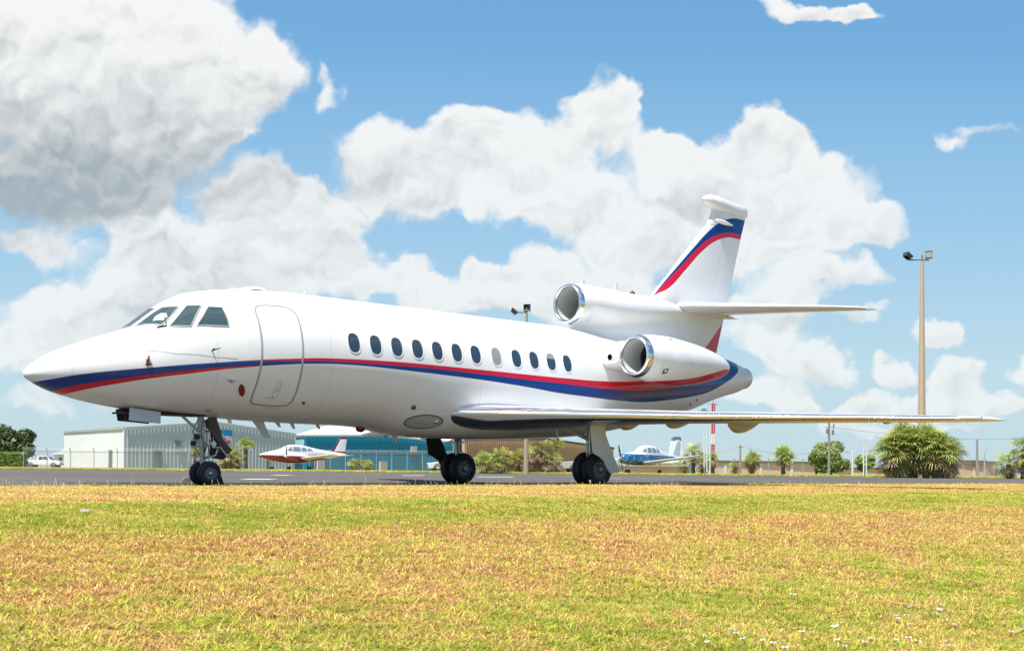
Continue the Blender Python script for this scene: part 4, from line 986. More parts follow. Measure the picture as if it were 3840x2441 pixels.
# ================================================================== BUILDINGS BEHIND THE APRON
GZ = .126
def steel(name, col, rough=.45): return mat(name, col, rough, 0, 0, .07, .6)
WHS = steel('white_sheet', (.72, .73, .74)); GRS = steel('grey_sheet', (.44, .50, .57)); BLS = steel('blue_sheet', (.012, .25, .42)); TNS = steel('tan_sheet', (.42, .26, .155)); PKS = steel('pale_block', (.50, .38, .31))
RFW = steel('white_roof', (.72, .73, .73)); TRM = steel('trim', (.36, .40, .41)); DGR = steel('dark_grey', (.16, .19, .20)); DRF = steel('dark_roof', (.10, .085, .08)); CYS = steel('pale_blue_trim', (.30, .55, .62))
def rib_wall(p0, p1, zt0, zt1, name, m, parent, pitch=.42, depth=.05, zmid=None, flat=False):
    """profiled steel wall from p0 to p1 (x, y), top from zt0 to zt1 (zmid = height half way)"""
    p0 = Vector(p0); p1 = Vector(p1); L = (p1-p0).length; d = (p1-p0)/L; n = Vector((d.y, -d.x)); n = n if n.y < 0 else -n
    S_ = []; k = 0; x = 0.
    if flat: S_ = [(0, 0), (L/2, 0), (L, 0)]
    else:
        while x < L:
            for (a, o_) in ((0, 0), (pitch*.62, 0), (pitch*.70, depth), (pitch*.92, depth)):
                if x+a < L: S_.append((x+a, o_))
            x += pitch
        S_.append((L, 0))
    v = []; f = []
    for (s_, o_) in S_:
        q = p0+d*s_+n*o_; u = s_/L
        z = zt0+(zt1-zt0)*u if zmid is None else (zt0+(zmid-zt0)*u*2 if u < .5 else zmid+(zt1-zmid)*(u*2-1))
        v += [(q.x, q.y, GZ-.3), (q.x, q.y, z)]
    f = [(2*i, 2*i+2, 2*i+3, 2*i+1) for i in range(len(S_)-1)]
    o = obj(name, v, f, m, parent, smooth=False); return o
def panel(p0, p1, u0, u1, z0, z1, off, name, m, parent, th=.05):
    p0 = Vector(p0); p1 = Vector(p1); L = (p1-p0).length; d = (p1-p0)/L; n = Vector((d.y, -d.x)); n = n if n.y < 0 else -n
    a = p0+d*(L*u0)+n*off; b = p0+d*(L*u1)+n*off; a2 = a+n*th; b2 = b+n*th
    v = [(a.x, a.y, z0), (b.x, b.y, z0), (b.x, b.y, z1), (a.x, a.y, z1), (a2.x, a2.y, z0), (b2.x, b2.y, z0), (b2.x, b2.y, z1), (a2.x, a2.y, z1)]
    return MB().add(v, [(0, 1, 2, 3), (4, 5, 6, 7), (0, 1, 5, 4), (1, 2, 6, 5), (2, 3, 7, 6), (3, 0, 4, 7)]).build(name, m, parent)
def xy(px, D): p = at(px, 1760, D); return (p.x, p.y)
# --- white and grey hangar on the left
A = xy(466, 130); B = xy(1106, 147); Cc = xy(239, 146)
bz = EYE+4.27; rz = EYE+5.30
hg = empty('hangar', (A[0], A[1], 0)); tag(hg, 'white and light grey ribbed steel hangar with a low gable, behind the nose wheel', 'hangar', 'steel hangars behind the apron')
def par(os_, root):
    for o in os_: o.parent = root; o.matrix_parent_inverse = Matrix.Translation(-Vector(root.location))
L_ = []
L_.append(rib_wall(Cc, A, bz, bz, 'side_wall', WHS, None, .9, .012)); L_.append(rib_wall(A, B, bz, bz, 'front_wall', GRS, None, .48, .07, zmid=rz))
L_.append(panel(Cc, A, 0, 1, bz-.16, bz+.05, .02, 'gutter', TRM, None, .12)); L_.append(panel(Cc, A, .985, 1.0, GZ-.2, bz, .02, 'corner_trim', WHS, None, .06))
# rake trim following the gable
def rake(A, B, z0, zm, z1, m, h=.28):
    A = Vector(A); B = Vector(B); d = (B-A).normalized(); n = Vector((d.y, -d.x)); n = n if n.y < 0 else -n
    b = MB(); Mp = (A+B)/2
    for P, Q, za, zb in ((A, Mp, z0, zm), (Mp, B, zm, z1)):
        v = []
        for o_ in (.075, .16):
            for X, z in ((P, za), (Q, zb)):
                q = X+n*o_; v += [(q.x, q.y, z-h), (q.x, q.y, z+.03)]
        b.add(v, [(0, 2, 3, 1), (4, 6, 7, 5), (0, 4, 5, 1), (2, 6, 7, 3), (1, 3, 7, 5), (0, 2, 6, 4)])
    return b.build('rake_trim', m)
L_.append(rake(A, B, bz, rz, bz, steel('rake_paint', (.42, .50, .52))))
# roof: two slopes going back
back = Vector((Cc[0]-A[0], Cc[1]-A[1])); a3 = Vector(A); b3 = Vector(B); m3 = (a3+b3)/2
v = [(*a3, bz+.02), (*m3, rz+.02), (*b3, bz+.02), (*(a3+back), bz+.02), (*(m3+back), rz+.02), (*(b3+back), bz+.02)]
L_.append(MB().add(v+[(p[0], p[1], p[2]+.08) for p in v], [(0, 1, 4, 3), (1, 2, 5, 4), (6, 7, 10, 9), (7, 8, 11, 10), (0, 1, 7, 6), (1, 2, 8, 7)]).build('roof', RFW))
L_.append(rib_wall(tuple(a3+back), tuple(b3+back), bz, bz, 'rear_wall', GRS, None, 1., .02, zmid=rz)); L_.append(rib_wall(tuple(b3), tuple(b3+back), bz, bz, 'side_wall', GRS, None, 1., .02))
d1 = panel(Cc, A, .77, .82, GZ, GZ+2.1, .03, 'door', DGR, None); L_.append(d1)
d2 = panel(A, B, .155, .195, GZ, GZ+1.95, .08, 'door', mat('door_grey', (.22, .25, .26), .5), None); L_.append(d2)
L_.append(panel(A, B, .155, .195, GZ+1.95, GZ+2.12, .08, 'door_hood', DGR, None, .25))
L_.append(panel(A, B, .268, .298, 2.75, 3.25, .08, 'vent', mat('vent_grey', (.34, .38, .39), .5), None, .12)); L_.append(panel(A, B, .262, .304, 3.30, 3.36, .08, 'vent_hood', DGR, None, .3))
for k in range(3): L_.append(panel(A, B, .27, .296, 2.82+.13*k, 2.86+.13*k, .2, 'louvre', DGR, None, .03))
L_.append(panel(A, B, .81, .825, GZ, GZ+1.6, .08, 'door', DGR, None)); L_.append(panel(A, B, .965, .975, 1.9, 2.6, .08, 'lamp_box', DGR, None, .2))
for o in L_: pass
par(L_, hg)
# painted banner on the hangar front: plain colour shapes
def uA(px):   # fraction along A-B seen at photo column px
    u = un(px, 1700)[0]; ax, ay = A; bx, by = B
    return (u*ay-ax)/((bx-ax)-u*(by-ay))
bn = empty('wall_banner'); bn.location = (A[0], A[1], 0)
u0, u1 = uA(808), uA(868); du = u1-u0
bl = [panel(A, B, u0, u1, 3.0, 4.75, .09, 'banner_sheet', mat('banner_pale', (.42, .55, .66), .6), None, .03)]
cs = [(.38, 1., 3.30, 3.95, (.01, .22, .55)), (0., .36, 3.45, 3.95, (.02, .16, .16)), (.05, .45, 2.95, 3.45, (.30, .38, .55)), (.10, .60, 2.80, 3.10, (.45, .10, .20)), (.55, .90, 2.42, 2.82, (.62, .05, .16)), (.30, .55, 2.52, 2.75, (.60, .30, .40)), (.5, .8, 3.1, 3.3, (.55, .62, .70))]
for k, (a_, b_, z0, z1, c_) in enumerate(cs): bl.append(panel(A, B, u0+du*a_, u0+du*b_, 3.0+(z0-2.3)*1.06, 3.0+(z1-2.3)*1.06, .125+.004*k, 'painted_shape', mat('banner_%d' % k, c_, .6), None, .004))
par(bl, bn); tag(bn, 'blue and pink painted banner high on the grey hangar wall, behind the nose gear', 'banner')
# --- blue hangar
A2 = xy(1140, 148); B2 = xy(1694, 168); e2 = EYE+4.12; r2 = EYE+4.75
bh = empty('hangar', (A2[0], A2[1], 0)); tag(bh, 'bright blue ribbed steel hangar with a white roof, behind the red and white twin', 'hangar', 'steel hangars behind the apron')
L_ = [rib_wall(A2, B2, e2, EYE+3.9, 'front_wall', BLS, None, .42, .07, zmid=EYE+4.5)]
A2b = xy(1106, 150)
L_.append(rib_wall(A2b, A2, e2-.05, e2, 'side_wall', CYS, None, 2, .01)); L_.append(panel(A2b, A2, .1, 1, e2-.22, e2-.02, .02, 'trim', DGR, None, .1))
L_.append(rake(A2, B2, e2, EYE+4.5, EYE+3.9, steel('pale_trim', (.62, .68, .68)), .10))
a3 = Vector(A2b); b3 = Vector(B2); bk = Vector((2.5, 22))
v = [(*a3, e2+.04), (*((a3+b3)/2), EYE+4.55), (*b3, EYE+3.95), (*(a3+bk), e2+2.6), (*((a3+b3)/2+bk), EYE+6.6), (*(b3+bk), EYE+5.6)]
L_.append(MB().add(v+[(p[0], p[1], p[2]+.1) for p in v], [(0, 1, 4, 3), (1, 2, 5, 4), (6, 7, 10, 9), (7, 8, 11, 10), (0, 1, 7, 6), (1, 2, 8, 7)]).build('roof', RFW))
L_.append(rib_wall(tuple(b3), tuple(b3+bk), EYE+3.9, EYE+5.5, 'side_wall', BLS, None, 2, .02)); L_.append(rib_wall(tuple(a3+bk), tuple(b3+bk), e2+2.5, EYE+5.5, 'rear_wall', BLS, None, 2, .02))
def uB(px):
    u = un(px, 1700)[0]; ax, ay = A2; bx, by = B2
    return (u*ay-ax)/((bx-ax)-u*(by-ay))
L_.append(panel(A2, B2, uB(1538), uB(1560), 2.75, 3.55, .08, 'vent', steel('vent_white', (.55, .58, .60)), None, .15)); L_.append(panel(A2, B2, uB(1538), uB(1562), 2.2, 2.7, .08, 'vent_hood', DGR, None, .1))
for px in (1185, 1420): L_.append(panel(A2, B2, uB(px), uB(px+26), GZ, 1.4, .09, 'block_pier', steel('pier', (.55, .47, .42)), None, .3))
par(L_, bh)
# --- tan hangar
A3 = xy(1742, 128); B3 = xy(2300, 150); Z0 = EYE+3.35
th_ = empty('hangar', (A3[0], A3[1], 0)); tag(th_, 'tan ribbed steel hangar behind the brown palms, between the main wheels', 'hangar', 'steel hangars behind the apron')
L_ = [rib_wall(A3, B3, Z0, EYE+3.0, 'front_wall', TNS, None, .36, .05, zmid=Z0+.42), rake(A3, B3, Z0, Z0+.42, EYE+3.0, DRF, .16)]
A3b = xy(1700, 131); L_.append(rib_wall(A3b, A3, Z0, Z0, 'side_wall', PKS, None, 2, .01)); L_.append(panel(A3b, A3, 0, 1, Z0-.15, Z0+.02, .02, 'gutter', TRM, None, .1)); L_.append(panel(A3b, A3, .62, .78, 1.9, 2.1, .03, 'wall_lamp', DRF, None, .15))
a3 = Vector(A3b); b3 = Vector(B3); bk = Vector((-2, 18)); m3 = (Vector(A3)+b3)/2
v = [(*a3, Z0+.02), (*m3, Z0+.44), (*b3, EYE+3.02), (*(a3+bk), Z0+.02), (*(m3+bk), Z0+.44), (*(b3+bk), EYE+3.02)]
L_.append(MB().add(v+[(p[0], p[1], p[2]+.08) for p in v], [(0, 1, 4, 3), (1, 2, 5, 4), (6, 7, 10, 9), (7, 8, 11, 10), (0, 1, 7, 6), (1, 2, 8, 7)]).build('roof', DRF))
L_.append(rib_wall(tuple(b3), tuple(b3+bk), EYE+3., EYE+3., 'side_wall', TNS, None, 2, .02))
par(L_, th_)
# --- low brick block at the right, and the small one near the right edge
BRK = bpy.data.materials.new('brick'); BRK.use_nodes = True; t = NT(BRK.node_tree); p = t.n['Principled BSDF']
oc = t.add('ShaderNodeTexCoord').outputs['Object']; s_ = t.add('ShaderNodeSeparateXYZ', {0: oc}); cc = t.add('ShaderNodeCombineXYZ', {0: s_.outputs[0], 1: s_.outputs[2], 2: 0.})
bt = t.add('ShaderNodeTexBrick', {'Vector': cc.outputs[0], 'Color1': (.60, .36, .24, 1), 'Color2': (.66, .42, .29, 1), 'Mortar': (.62, .50, .40, 1), 'Scale': 1.2})
t.l.new(t.mix(t.math('MULTIPLY', t.noise(oc, .5, 4), .4), bt.outputs[0], (.70, .52, .40, 1)), p.inputs['Base Color']); p.inputs['Roughness'].default_value = .85
def low_block(P, Q, z1, lab, doors, name='brick_building', roof=DRF, dep=10, parapet=.14):
    root = empty(name, (P[0], P[1], 0)); tag(root, lab, 'building', 'low buildings on the horizon')
    P = Vector(P); Q = Vector(Q); bk = Vector((0, dep)); L_ = []
    v = [(*P, GZ-.2), (*Q, GZ-.2), (*(Q+bk), GZ-.2), (*(P+bk), GZ-.2)]; v += [(p[0], p[1], z1) for p in v]
    L_.append(MB().add(v, [(0, 1, 5, 4), (1, 2, 6, 5), (2, 3, 7, 6), (3, 0, 4, 7), (4, 5, 6, 7)]).build('wall', BRK))
    o_ = .25; v = [(P.x-o_, P.y-o_, z1+.01), (Q.x+o_, Q.y-o_, z1+.01), (Q.x+o_, Q.y+dep, z1+.01), (P.x-o_, P.y+dep, z1+.01)]; v += [(p[0], p[1], z1+parapet+.01) for p in v]
    L_.append(MB().add(v, [(0, 1, 5, 4), (1, 2, 6, 5), (2, 3, 7, 6), (3, 0, 4, 7), (4, 5, 6, 7), (0, 1, 2, 3)]).build('roof', roof))
    for a_, b_, zz in doors: L_.append(panel(tuple(P), tuple(Q), a_, b_, GZ, zz, .01, 'door', steel('pale_door', (.66, .66, .64)), None, .05))
    par(L_, root); return root
low_block(xy(2672, 132), xy(3085, 136), EYE+1.22, 'long low pinkish brick block with a dark flat roof, right of the blue aircraft', [(.10, .125, 1.3), (.42, .44, 1.4), (.7, .725, 1.3)])
low_block(xy(3540, 132), xy(3690, 134), EYE+1.52, 'small pinkish brick block with a dark roof, right of the largest palm', [(.72, .78, 1.35)])
o = low_block(xy(3690, 131), xy(3742, 133), EYE+1.40, 'short brick wing of the block near the right edge of the photo', [], dep=6)
low_block(xy(2240, 150), xy(2560, 152), EYE+.72, 'very low pale brick wall of a block seen behind the blue aircraft', [], roof=PKS)
low_block(xy(3200, 175), xy(3480, 178), EYE+.85, 'low brick block half hidden behind the largest palm', [])
# --- small white house beyond the fence on the left
hs = empty('small_house', (*xy(205, 210), 0)); tag(hs, 'small white house with a grey hipped roof beyond the pickup truck', 'house')
P = Vector(xy(203, 205)); Q = Vector(xy(262, 205)); z1 = EYE+2.1
v = [(*P, GZ), (*Q, GZ), (Q.x, Q.y+8, GZ), (P.x, P.y+8, GZ)]; v += [(p[0], p[1], z1) for p in v]
L_ = [MB().add(v, [(0, 1, 5, 4), (1, 2, 6, 5), (2, 3, 7, 6), (3, 0, 4, 7), (4, 5, 6, 7)]).build('wall', WHS)]
v = [(P.x-.4, P.y-.4, z1), (Q.x+.4, Q.y-.4, z1), (Q.x+.4, Q.y+8.4, z1), (P.x-.4, P.y+8.4, z1), ((P.x+Q.x)/2-.6, P.y+4, z1+1.1), ((P.x+Q.x)/2+.6, P.y+4, z1+1.1)]
L_.append(MB().add(v, [(0, 1, 5, 4), (1, 2, 5), (2, 3, 4, 5), (3, 0, 4), (0, 1, 2, 3)]).build('roof', steel('grey_roof', (.40, .40, .40))))
L_.append(panel(tuple(P), tuple(Q), .3, .5, 1., 1.9, .01, 'window', WGL, None)); par(L_, hs)

# ------------------------------------------------------------------ poles, mast, fences
CON = mat('pole_concrete', (.50, .38, .26), .8, 0, 0, .12, 1.5); CON2 = mat('pole_grey', (.38, .30, .20), .8, 0, 0, .12, 1.5); WOOD = mat('pole_wood', (.28, .25, .22), .9, 0, 0, .2, 2.); GAL = mat('galvanised', (.42, .45, .46), .5, .4)
def light_pole(px, py_top, D, w0, w1, lab, heads, m):
    p = at(px, py_top, D); base = at(px-2, 1770, D); root = empty('floodlight_pole', (p.x, D, GZ)); tag(root, lab, 'light pole', 'floodlight poles')
    H = p.z-GZ; b = MB(); n = 8
    b.tube([(base.x-p.x, 0, -.3), ((base.x-p.x)*.5, 0, H*.5), (0, 0, H)], [w0, (w0+w1)/2, w1], n)
    b.build('pole', m, root)
    b = MB(); xs_ = [h[0] for h in heads]; b.tube([(min(0, min(xs_)), 0, H+.12), (max(0, max(xs_)), 0, H+.12)], .045, 8); b.tube([(0, 0, H-.1), (0, 0, H+.42)], .05, 8); b.build('bracket', DGR, root)
    for (x, z, ry, rz_) in heads:
        b = MB(); b.lathe((0, 0, 0), (0, 0, 1), [(-.10, .22), (-.12, .26), (.10, .34), (.14, .34), (.14, .30), (.10, .28), (.10, .001)], 4)
        M = Matrix.Translation((x, 0, H+z)) @ Matrix.Rotation(rz_, 4, 'Z') @ Matrix.Rotation(ry, 4, 'Y') @ Matrix.Rotation(R(45), 4, 'Z'); b.v = [M @ Vector(q) for q in b.v]
        b.build('lamp_head', mat('lamp_dark', (.07, .075, .07), .45, .3), root)
light_pole(3458, 982, 75, .30, .12, 'tall tan concrete floodlight pole rising behind the wing at the right', [(-.92, .34, R(35), R(20)), (.42, .42, R(-70), R(70))], CON)
light_pole(1975, 1178, 80, .17, .08, 'floodlight pole whose two lamps peep over the jet roof', [(-.85, .16, R(40), 0), (.0, .45, R(90), R(80))], CON2)
def pole(name, px, y0, D, r0, r1, m, lab, cat, parts=None, grp=None, px2=None):
    p = at(px2 or px, y0, D); q = at(px, 1772, D); root = empty(name, (q.x, D, GZ)); H = p.z-GZ; dx = p.x-q.x
    MB().tube([(0, 0, -.3), (dx, 0, H)], [r0, r1], 10).build('pole', m, root, angle=50)
    for nm, mm, fn in (parts or []):
        b = MB(); fn(b, H, dx); b.build(nm, mm, root)
    return tag(root, lab, cat, grp)
pole('wooden_pole', 3109, 1572, 92, .11, .08, WOOD, 'wooden power pole with insulators, in front of the round green tree', 'utility pole',
     [('insulator', DGR, lambda b, H, dx: [b.tube([(-.35, 0, H-.15), (.35, 0, H-.15)], .03, 6), b.tube([(-.22, -.1, H-1.1), (-.22, -.1, H-.75)], .08, 8), b.tube([(.24, -.1, H-1.2), (.24, -.1, H-.8)], .09, 8), b.tube([(.30, 0, H-.7), (.34, 0, H-.35)], .06, 8), b.tube([(-.3, 0, H-.6), (-.05, 0, H-.7)], .03, 6)])])
pole('wooden_pole', 2776, 1668, 105, .10, .07, WOOD, 'thin wooden pole left of the small palm, under the wing fairing', 'utility pole', [('crossbar', WOOD, lambda b, H, dx: b.tube([(-.3, 0, H-.2), (.3, 0, H-.2)], .04, 6))])
pole('wooden_pole', 3664, 1648, 110, .12, .09, WOOD, 'taller of the two thin poles right of the largest palm', 'utility pole')
pole('street_lamp', 3692, 1700, 105, .08, .05, GAL, 'thin lamp post with a bent arm near the right edge of the photo', 'street lamp', [('arm', GAL, lambda b, H, dx: b.tube([(0, 0, H), (.18, 0, H+.45), (.22, 0, H+.6)], .04, 6))])
pole('street_lamp', 3197, 1692, 96, .10, .08, mat('pole_white', (.62, .66, .66), .5), 'pale lamp post with a short arm beside the round green tree', 'street lamp', [('arm', GAL, lambda b, H, dx: [b.tube([(0, 0, H), (-.45, 0, H)], .05, 6), b.box((-.45, 0, H-.05), (.22, .15, .12))])])
for k, (px, y0) in enumerate(((3239, 1668), (3249, 1662))):
    pole('flag_pole', px, y0, 90, .06, .04, mat('pole_white', (.62, .66, .66), .5), ['left', 'right'][k]+' one of the two close-set white poles beside the largest palm', 'pole', None, 'pair of white poles')
for k, (px, y0) in enumerate(((2641, 1600), (2651, 1596), (2663, 1590))):
    pole('flag_pole', px, y0, 88, .055, .035, mat('pole_white', (.62, .66, .66), .5), ['leftmost', 'middle', 'rightmost'][k]+' of the three white poles beside the red and white mast', 'pole', None, 'three white poles')
# red and white lattice mast
mx = at(2672, 1772, 120); mt = at(2672, 1512, 120); H = mt.z-GZ; root = empty('radio_mast', (mx.x, 120, GZ)); tag(root, 'red and white banded radio mast rising behind the wing', 'mast')
MR = mat('mast_red', (.48, .04, .04), .5); MWt = mat('mast_white', (.75, .72, .70), .5); nb = 7
for k in range(nb):
    z0, z1 = H*k/nb, H*(k+1)/nb; b = MB()
    for a in range(3): b.tube([(.16*math.cos(2.1*a), .16*math.sin(2.1*a), z0), (.16*math.cos(2.1*a), .16*math.sin(2.1*a), z1)], .055, 6)
    for j in range(4):
        za = z0+(z1-z0)*j/4; zb = z0+(z1-z0)*(j+1)/4
        for a in range(3): b.tube([(.16*math.cos(2.1*a), .16*math.sin(2.1*a), za), (.16*math.cos(2.1*(a+1)), .16*math.sin(2.1*(a+1)), zb)], .03, 5)
    b.build('mast_section', MR if k % 2 == 0 else MWt, root)
b = MB(); b.tube([(-.6, 0, H-.1), (.6, 0, H-.1)], .03, 6); b.tube([(0, 0, H), (0, 0, H+.5)], .03, 6); b.tube([(-.55, 0, H-.75), (-1.1, 0, H-1.2)], .06, 6); b.lathe((-.9, 0, H-.85), (-.3, -1, .2), [(0, .001), (.02, .32), (.05, .33)], 12); b.tube([(-.9, 0, H-.85), (0, 0, H-1.)], .03, 6); b.build('antenna', DGR, root)
b = MB(); a1 = at(2560, 1685, 105); a2 = at(2776, 1672, 105); a3_ = at(3109, 1600, 92); a4 = at(3900, 1640, 112)
for (p_, q_) in ((a1, a2), (a2, at(3109, 1690, 100)), (a3_, a4)):
    b.tube([p_.lerp(q_, k/10)+Vector((0, 0, -.5*math.sin(math.pi*k/10))) for k in range(11)], .014, 4)
tag(b.build('power_line', DGR), 'thin dark power lines sagging between the wooden poles at the right', 'power line')
# chain-link fences
MW_ = bpy.data.materials.new('chain_link'); MW_.use_nodes = True; t = NT(MW_.node_tree); p = t.n['Principled BSDF']; p.inputs['Base Color'].default_value = (.42, .44, .44, 1); p.inputs['Metallic'].default_value = .6; p.inputs['Roughness'].default_value = .5; p.inputs['Alpha'].default_value = .13
def fence(px0, px1, D, n, lab, H=1.75, D1=None):
    D1 = D1 or D; a = Vector(xy(px0, D)); b_ = Vector(xy(px1, D1)); root = empty('chain_fence', (a.x, a.y, GZ)); tag(root, lab, 'fence', 'chain link fences')
    d = b_-a
    for k in range(n+1):
        q = d*k/n; MB().tube([(q.x, q.y, -.2), (q.x, q.y, H+.05), (q.x-.05, q.y-.18, H+.35)], .035, 6).build('post', GAL, root)
    b = MB(); b.tube([(0, 0, H), (d.x, d.y, H)], .022, 5); b.tube([(0, 0, .08), (d.x, d.y, .08)], .012, 5)
    for j in range(3): b.tube([(-.02-.015*j, -.05-.05*j, H+.12+.1*j), (d.x-.02, d.y-.05-.05*j, H+.12+.1*j)], .008, 4)
    b.build('rail', GAL, root)
    b = MB(); b.add([(0, .03, .05), (d.x, d.y+.03, .05), (d.x, d.y+.03, H), (0, .03, H)], [(0, 1, 2, 3)]); b.build('mesh_panel', MW_, root)
fence(88, 880, 108, 9, 'long chain link fence with barbed wire in front of the white hangar', 1.55)
fence(1180, 1700, 118, 9, 'chain link fence in front of the blue hangar', 1.75)
fence(2560, 3140, 112, 9, 'chain link fence in front of the long brick block', 1.3)
fence(3500, 3840, 112, 6, 'chain link fence near the right edge of the photo', 1.2)

# ================================================================== PLANTS
def leafmat(name, c1, c2, c3, tr=.3):
    m = bpy.data.materials.new(name); m.use_nodes = True; t = NT(m.node_tree); p = t.n['Principled BSDF']
    isl = t.add('ShaderNodeNewGeometry').outputs['Random Per Island']; oc = t.add('ShaderNodeTexCoord').outputs['Object']
    f = t.math('ADD', t.math('MULTIPLY', isl, .6), t.math('MULTIPLY', t.noise(oc, 1.2, 4), .4))
    c = t.ramp(f, [(.15, c1), (.5, c2), (.9, c3)]); t.l.new(c, p.inputs['Base Color']); p.inputs['Roughness'].default_value = .45
    tl = t.add('ShaderNodeBsdfTranslucent', {0: c}); mx = t.add('ShaderNodeMixShader', {0: tr}); t.l.new(p.outputs[0], mx.inputs[1]); t.l.new(tl.outputs[0], mx.inputs[2]); t.l.new(mx.outputs[0], t.n['Material Output'].inputs[0]); return m
PALM = leafmat('palm_leaf', (.17, .25, .045), (.36, .44, .09), (.60, .62, .22)); PALMY = leafmat('palm_leaf_yellow', (.32, .28, .05), (.45, .37, .08), (.55, .45, .14)); PALMB = leafmat('palm_leaf_dead', (.16, .10, .055), (.26, .17, .10), (.40, .28, .17), .1)
BARK = mat('palm_bark', (.13, .095, .07), .9, 0, 0, .3, 6.); LEAF = leafmat('oak_leaf', (.025, .05, .012), (.05, .085, .02), (.10, .14, .035)); HEDG = leafmat('hedge_leaf', (.07, .13, .02), (.14, .22, .03), (.26, .32, .06)); LEAF2 = leafmat('shrub_leaf', (.10, .16, .035), (.23, .31, .07), (.42, .46, .14))
def fan(b, c, d, size, r, mi=0, nb=13, droop=.35):
    """fan leaf: blades radiating from c around direction d"""
    d = d.normalized(); up = Vector((0, 0, 1)); sd_ = d.cross(up)
    if sd_.length < .1: sd_ = Vector((1, 0, 0))
    sd_.normalize(); nn = sd_.cross(d).normalized(); roll = r.uniform(-.7, .7)
    sd_, nn = sd_*math.cos(roll)+nn*math.sin(roll), nn*math.cos(roll)-sd_*math.sin(roll)
    for k in range(nb):
        a = (k/(nb-1)-.5)*R(215)+r.uniform(-.08, .08); L = size*(1-.22*abs(k/(nb-1)-.5)*2)*r.uniform(.85, 1.1)
        dr = d*math.cos(a)+sd_*math.sin(a); w = size*.045; sw = dr.cross(nn).normalized()*w
        p1 = c+dr*L*.55-Vector((0, 0, L*.05)); p2 = c+dr*L-Vector((0, 0, L*droop*r.uniform(.6, 1.4)))
        b.add([c, p1-sw, p1+sw, p2], [(0, 1, 2), (1, 3, 2)], mi)
def stalk(b, p, q, w, mi):
    s_ = (q-p).cross(Vector((0, 1, 0))).normalized()*w; b.add([p-s_, p+s_, q+s_, q-s_], [(0, 1, 2, 3)], mi)
def palm(px, py0, py1, D, lab, wid=None, nf=60, dead=.15, yellow=.1, trunk=.5, seed=1, clumps=1, name='fan_palm', cat='palm tree', lean=0, grp='palms beyond the apron', skirt=.35, fs=None, mats=None):
    """wid: overall width in photo pixels; py0 top, py1 foot"""
    r = random.Random(seed); p0 = at(px, py1, D); p1 = at(px, py0, D); H = p1.z-p0.z; Wd = (wid or 100)/FPX*D
    root = empty(name, (p0.x, D, min(p0.z, GZ))); H = p1.z-root.location.z; tag(root, lab, cat, grp)
    tb = MB(); cr = MB(); fs = fs or min(Wd*.28, H*.42)
    for c_ in range(clumps):
        cx_ = 0 if clumps == 1 else (c_/(clumps-1)-.5)*Wd*.55+r.uniform(-.1, .1)*Wd*.08; cy_ = r.uniform(-.5, .5)*Wd*.3 if clumps > 1 else 0
        hh = H if clumps == 1 else H*(1-.9*(abs(cx_)/(Wd*.5))**2)*r.uniform(.9, 1.05); hc = hh-fs*.95 if trunk > .3 else hh*trunk
        hc = max(hc, .15*H)
        tb.tube([(cx_, cy_, -.1), (cx_+lean*.3, cy_, hc*.5), (cx_+lean, cy_, hc)], [.17, .14, .13] if Wd > 1 else .08, 9)
        for k in range(11): # leaf boots
            z = hc*(.15+.8*k/11); a = k*2.4; tb.box((cx_+lean*z/hc+.14*math.cos(a), cy_+.14*math.sin(a), z), (.07, .07, .12))
        nfc = nf//clumps
        for k in range(nfc):
            u = (k+.5)/nfc; el = R(88)-u*R(88+75*skirt*2)+r.uniform(-.15, .15); az = k*2.39996+r.uniform(-.2, .2)
            d = Vector((math.cos(az)*math.cos(el), math.sin(az)*math.cos(el), math.sin(el)))
            o_ = Vector((cx_+lean, cy_, hc)); RX = (Wd*.5-fs*.35)/(clumps**.36 if clumps > 1 else 1); RZ = fs*.55+.0
            RX = max(RX, fs*.3); rr = r.uniform(.55, 1.)
            c = o_+Vector((d.x*RX*rr, d.y*RX*rr, d.z*(hh-hc-fs*.15 if d.z > 0 else min(hc*.75, fs*1.3))*rr))
            mi = 2 if (el < R(-15) and r.random() < .6+dead) or r.random() < dead*.35 else (1 if r.random() < yellow+(.35*yellow*3 if el < 0 else 0) else 0)
            stalk(cr, o_+Vector((0, 0, .0)), c, .018, mi); dd = Vector((d.x, d.y, d.z*.6-(.7 if mi == 2 else .15))).normalized()
            fan(cr, c, dd, fs*r.uniform(.6, .85)*(.85 if mi == 2 else 1), r, mi, 13, .28 if mi < 2 else .15)
    tb.build('trunk', BARK, root, angle=40); cr.build('crown', mats or [PALM, PALMY, PALMB], root)
    return root
palm(3440, 1584, 1794, 70, 'largest fan palm clump under the wing at the right, green with yellow lower fans', 325, 620, .08, .13, .55, 11, 9, skirt=.75, fs=1.05)
palm(3835, 1640, 1790, 72, 'palm clump cut by the right edge of the photo', 175, 90, .1, .1, .5, 12, 3, skirt=.6, fs=.85)
palm(2937, 1671, 1776, 92, 'single round-headed palm on a bare trunk between two shrubby palms', 92, 70, .12, .1, .6, 13, 1, skirt=.35, fs=.75)
palm(2820, 1692, 1776, 92, 'short palm with a thick leaning crown left of the round-headed palm', 82, 60, .25, .15, .5, 14, 1, skirt=.5, fs=.65)
palm(2755, 1727, 1776, 94, 'lowest brown-green palm tuft beside the short palm', 52, 30, .4, .1, .4, 15, 1, skirt=.4, fs=.5)
palm(2600, 1664, 1776, 98, 'bushy palm half hidden by the blue aircraft wing', 120, 80, .15, .2, .5, 16, 3, skirt=.5, fs=.8)
palm(2672, 1690, 1776, 99, 'brown-green palm at the foot of the red and white mast', 50, 40, .4, .1, .5, 17, 1, skirt=.5, fs=.6)
palm(1843, 1652, 1774, 84, 'green palm with drooping fans just right of the right main wheels', 112, 90, .12, .18, .5, 18, 2, skirt=.7, fs=.85)
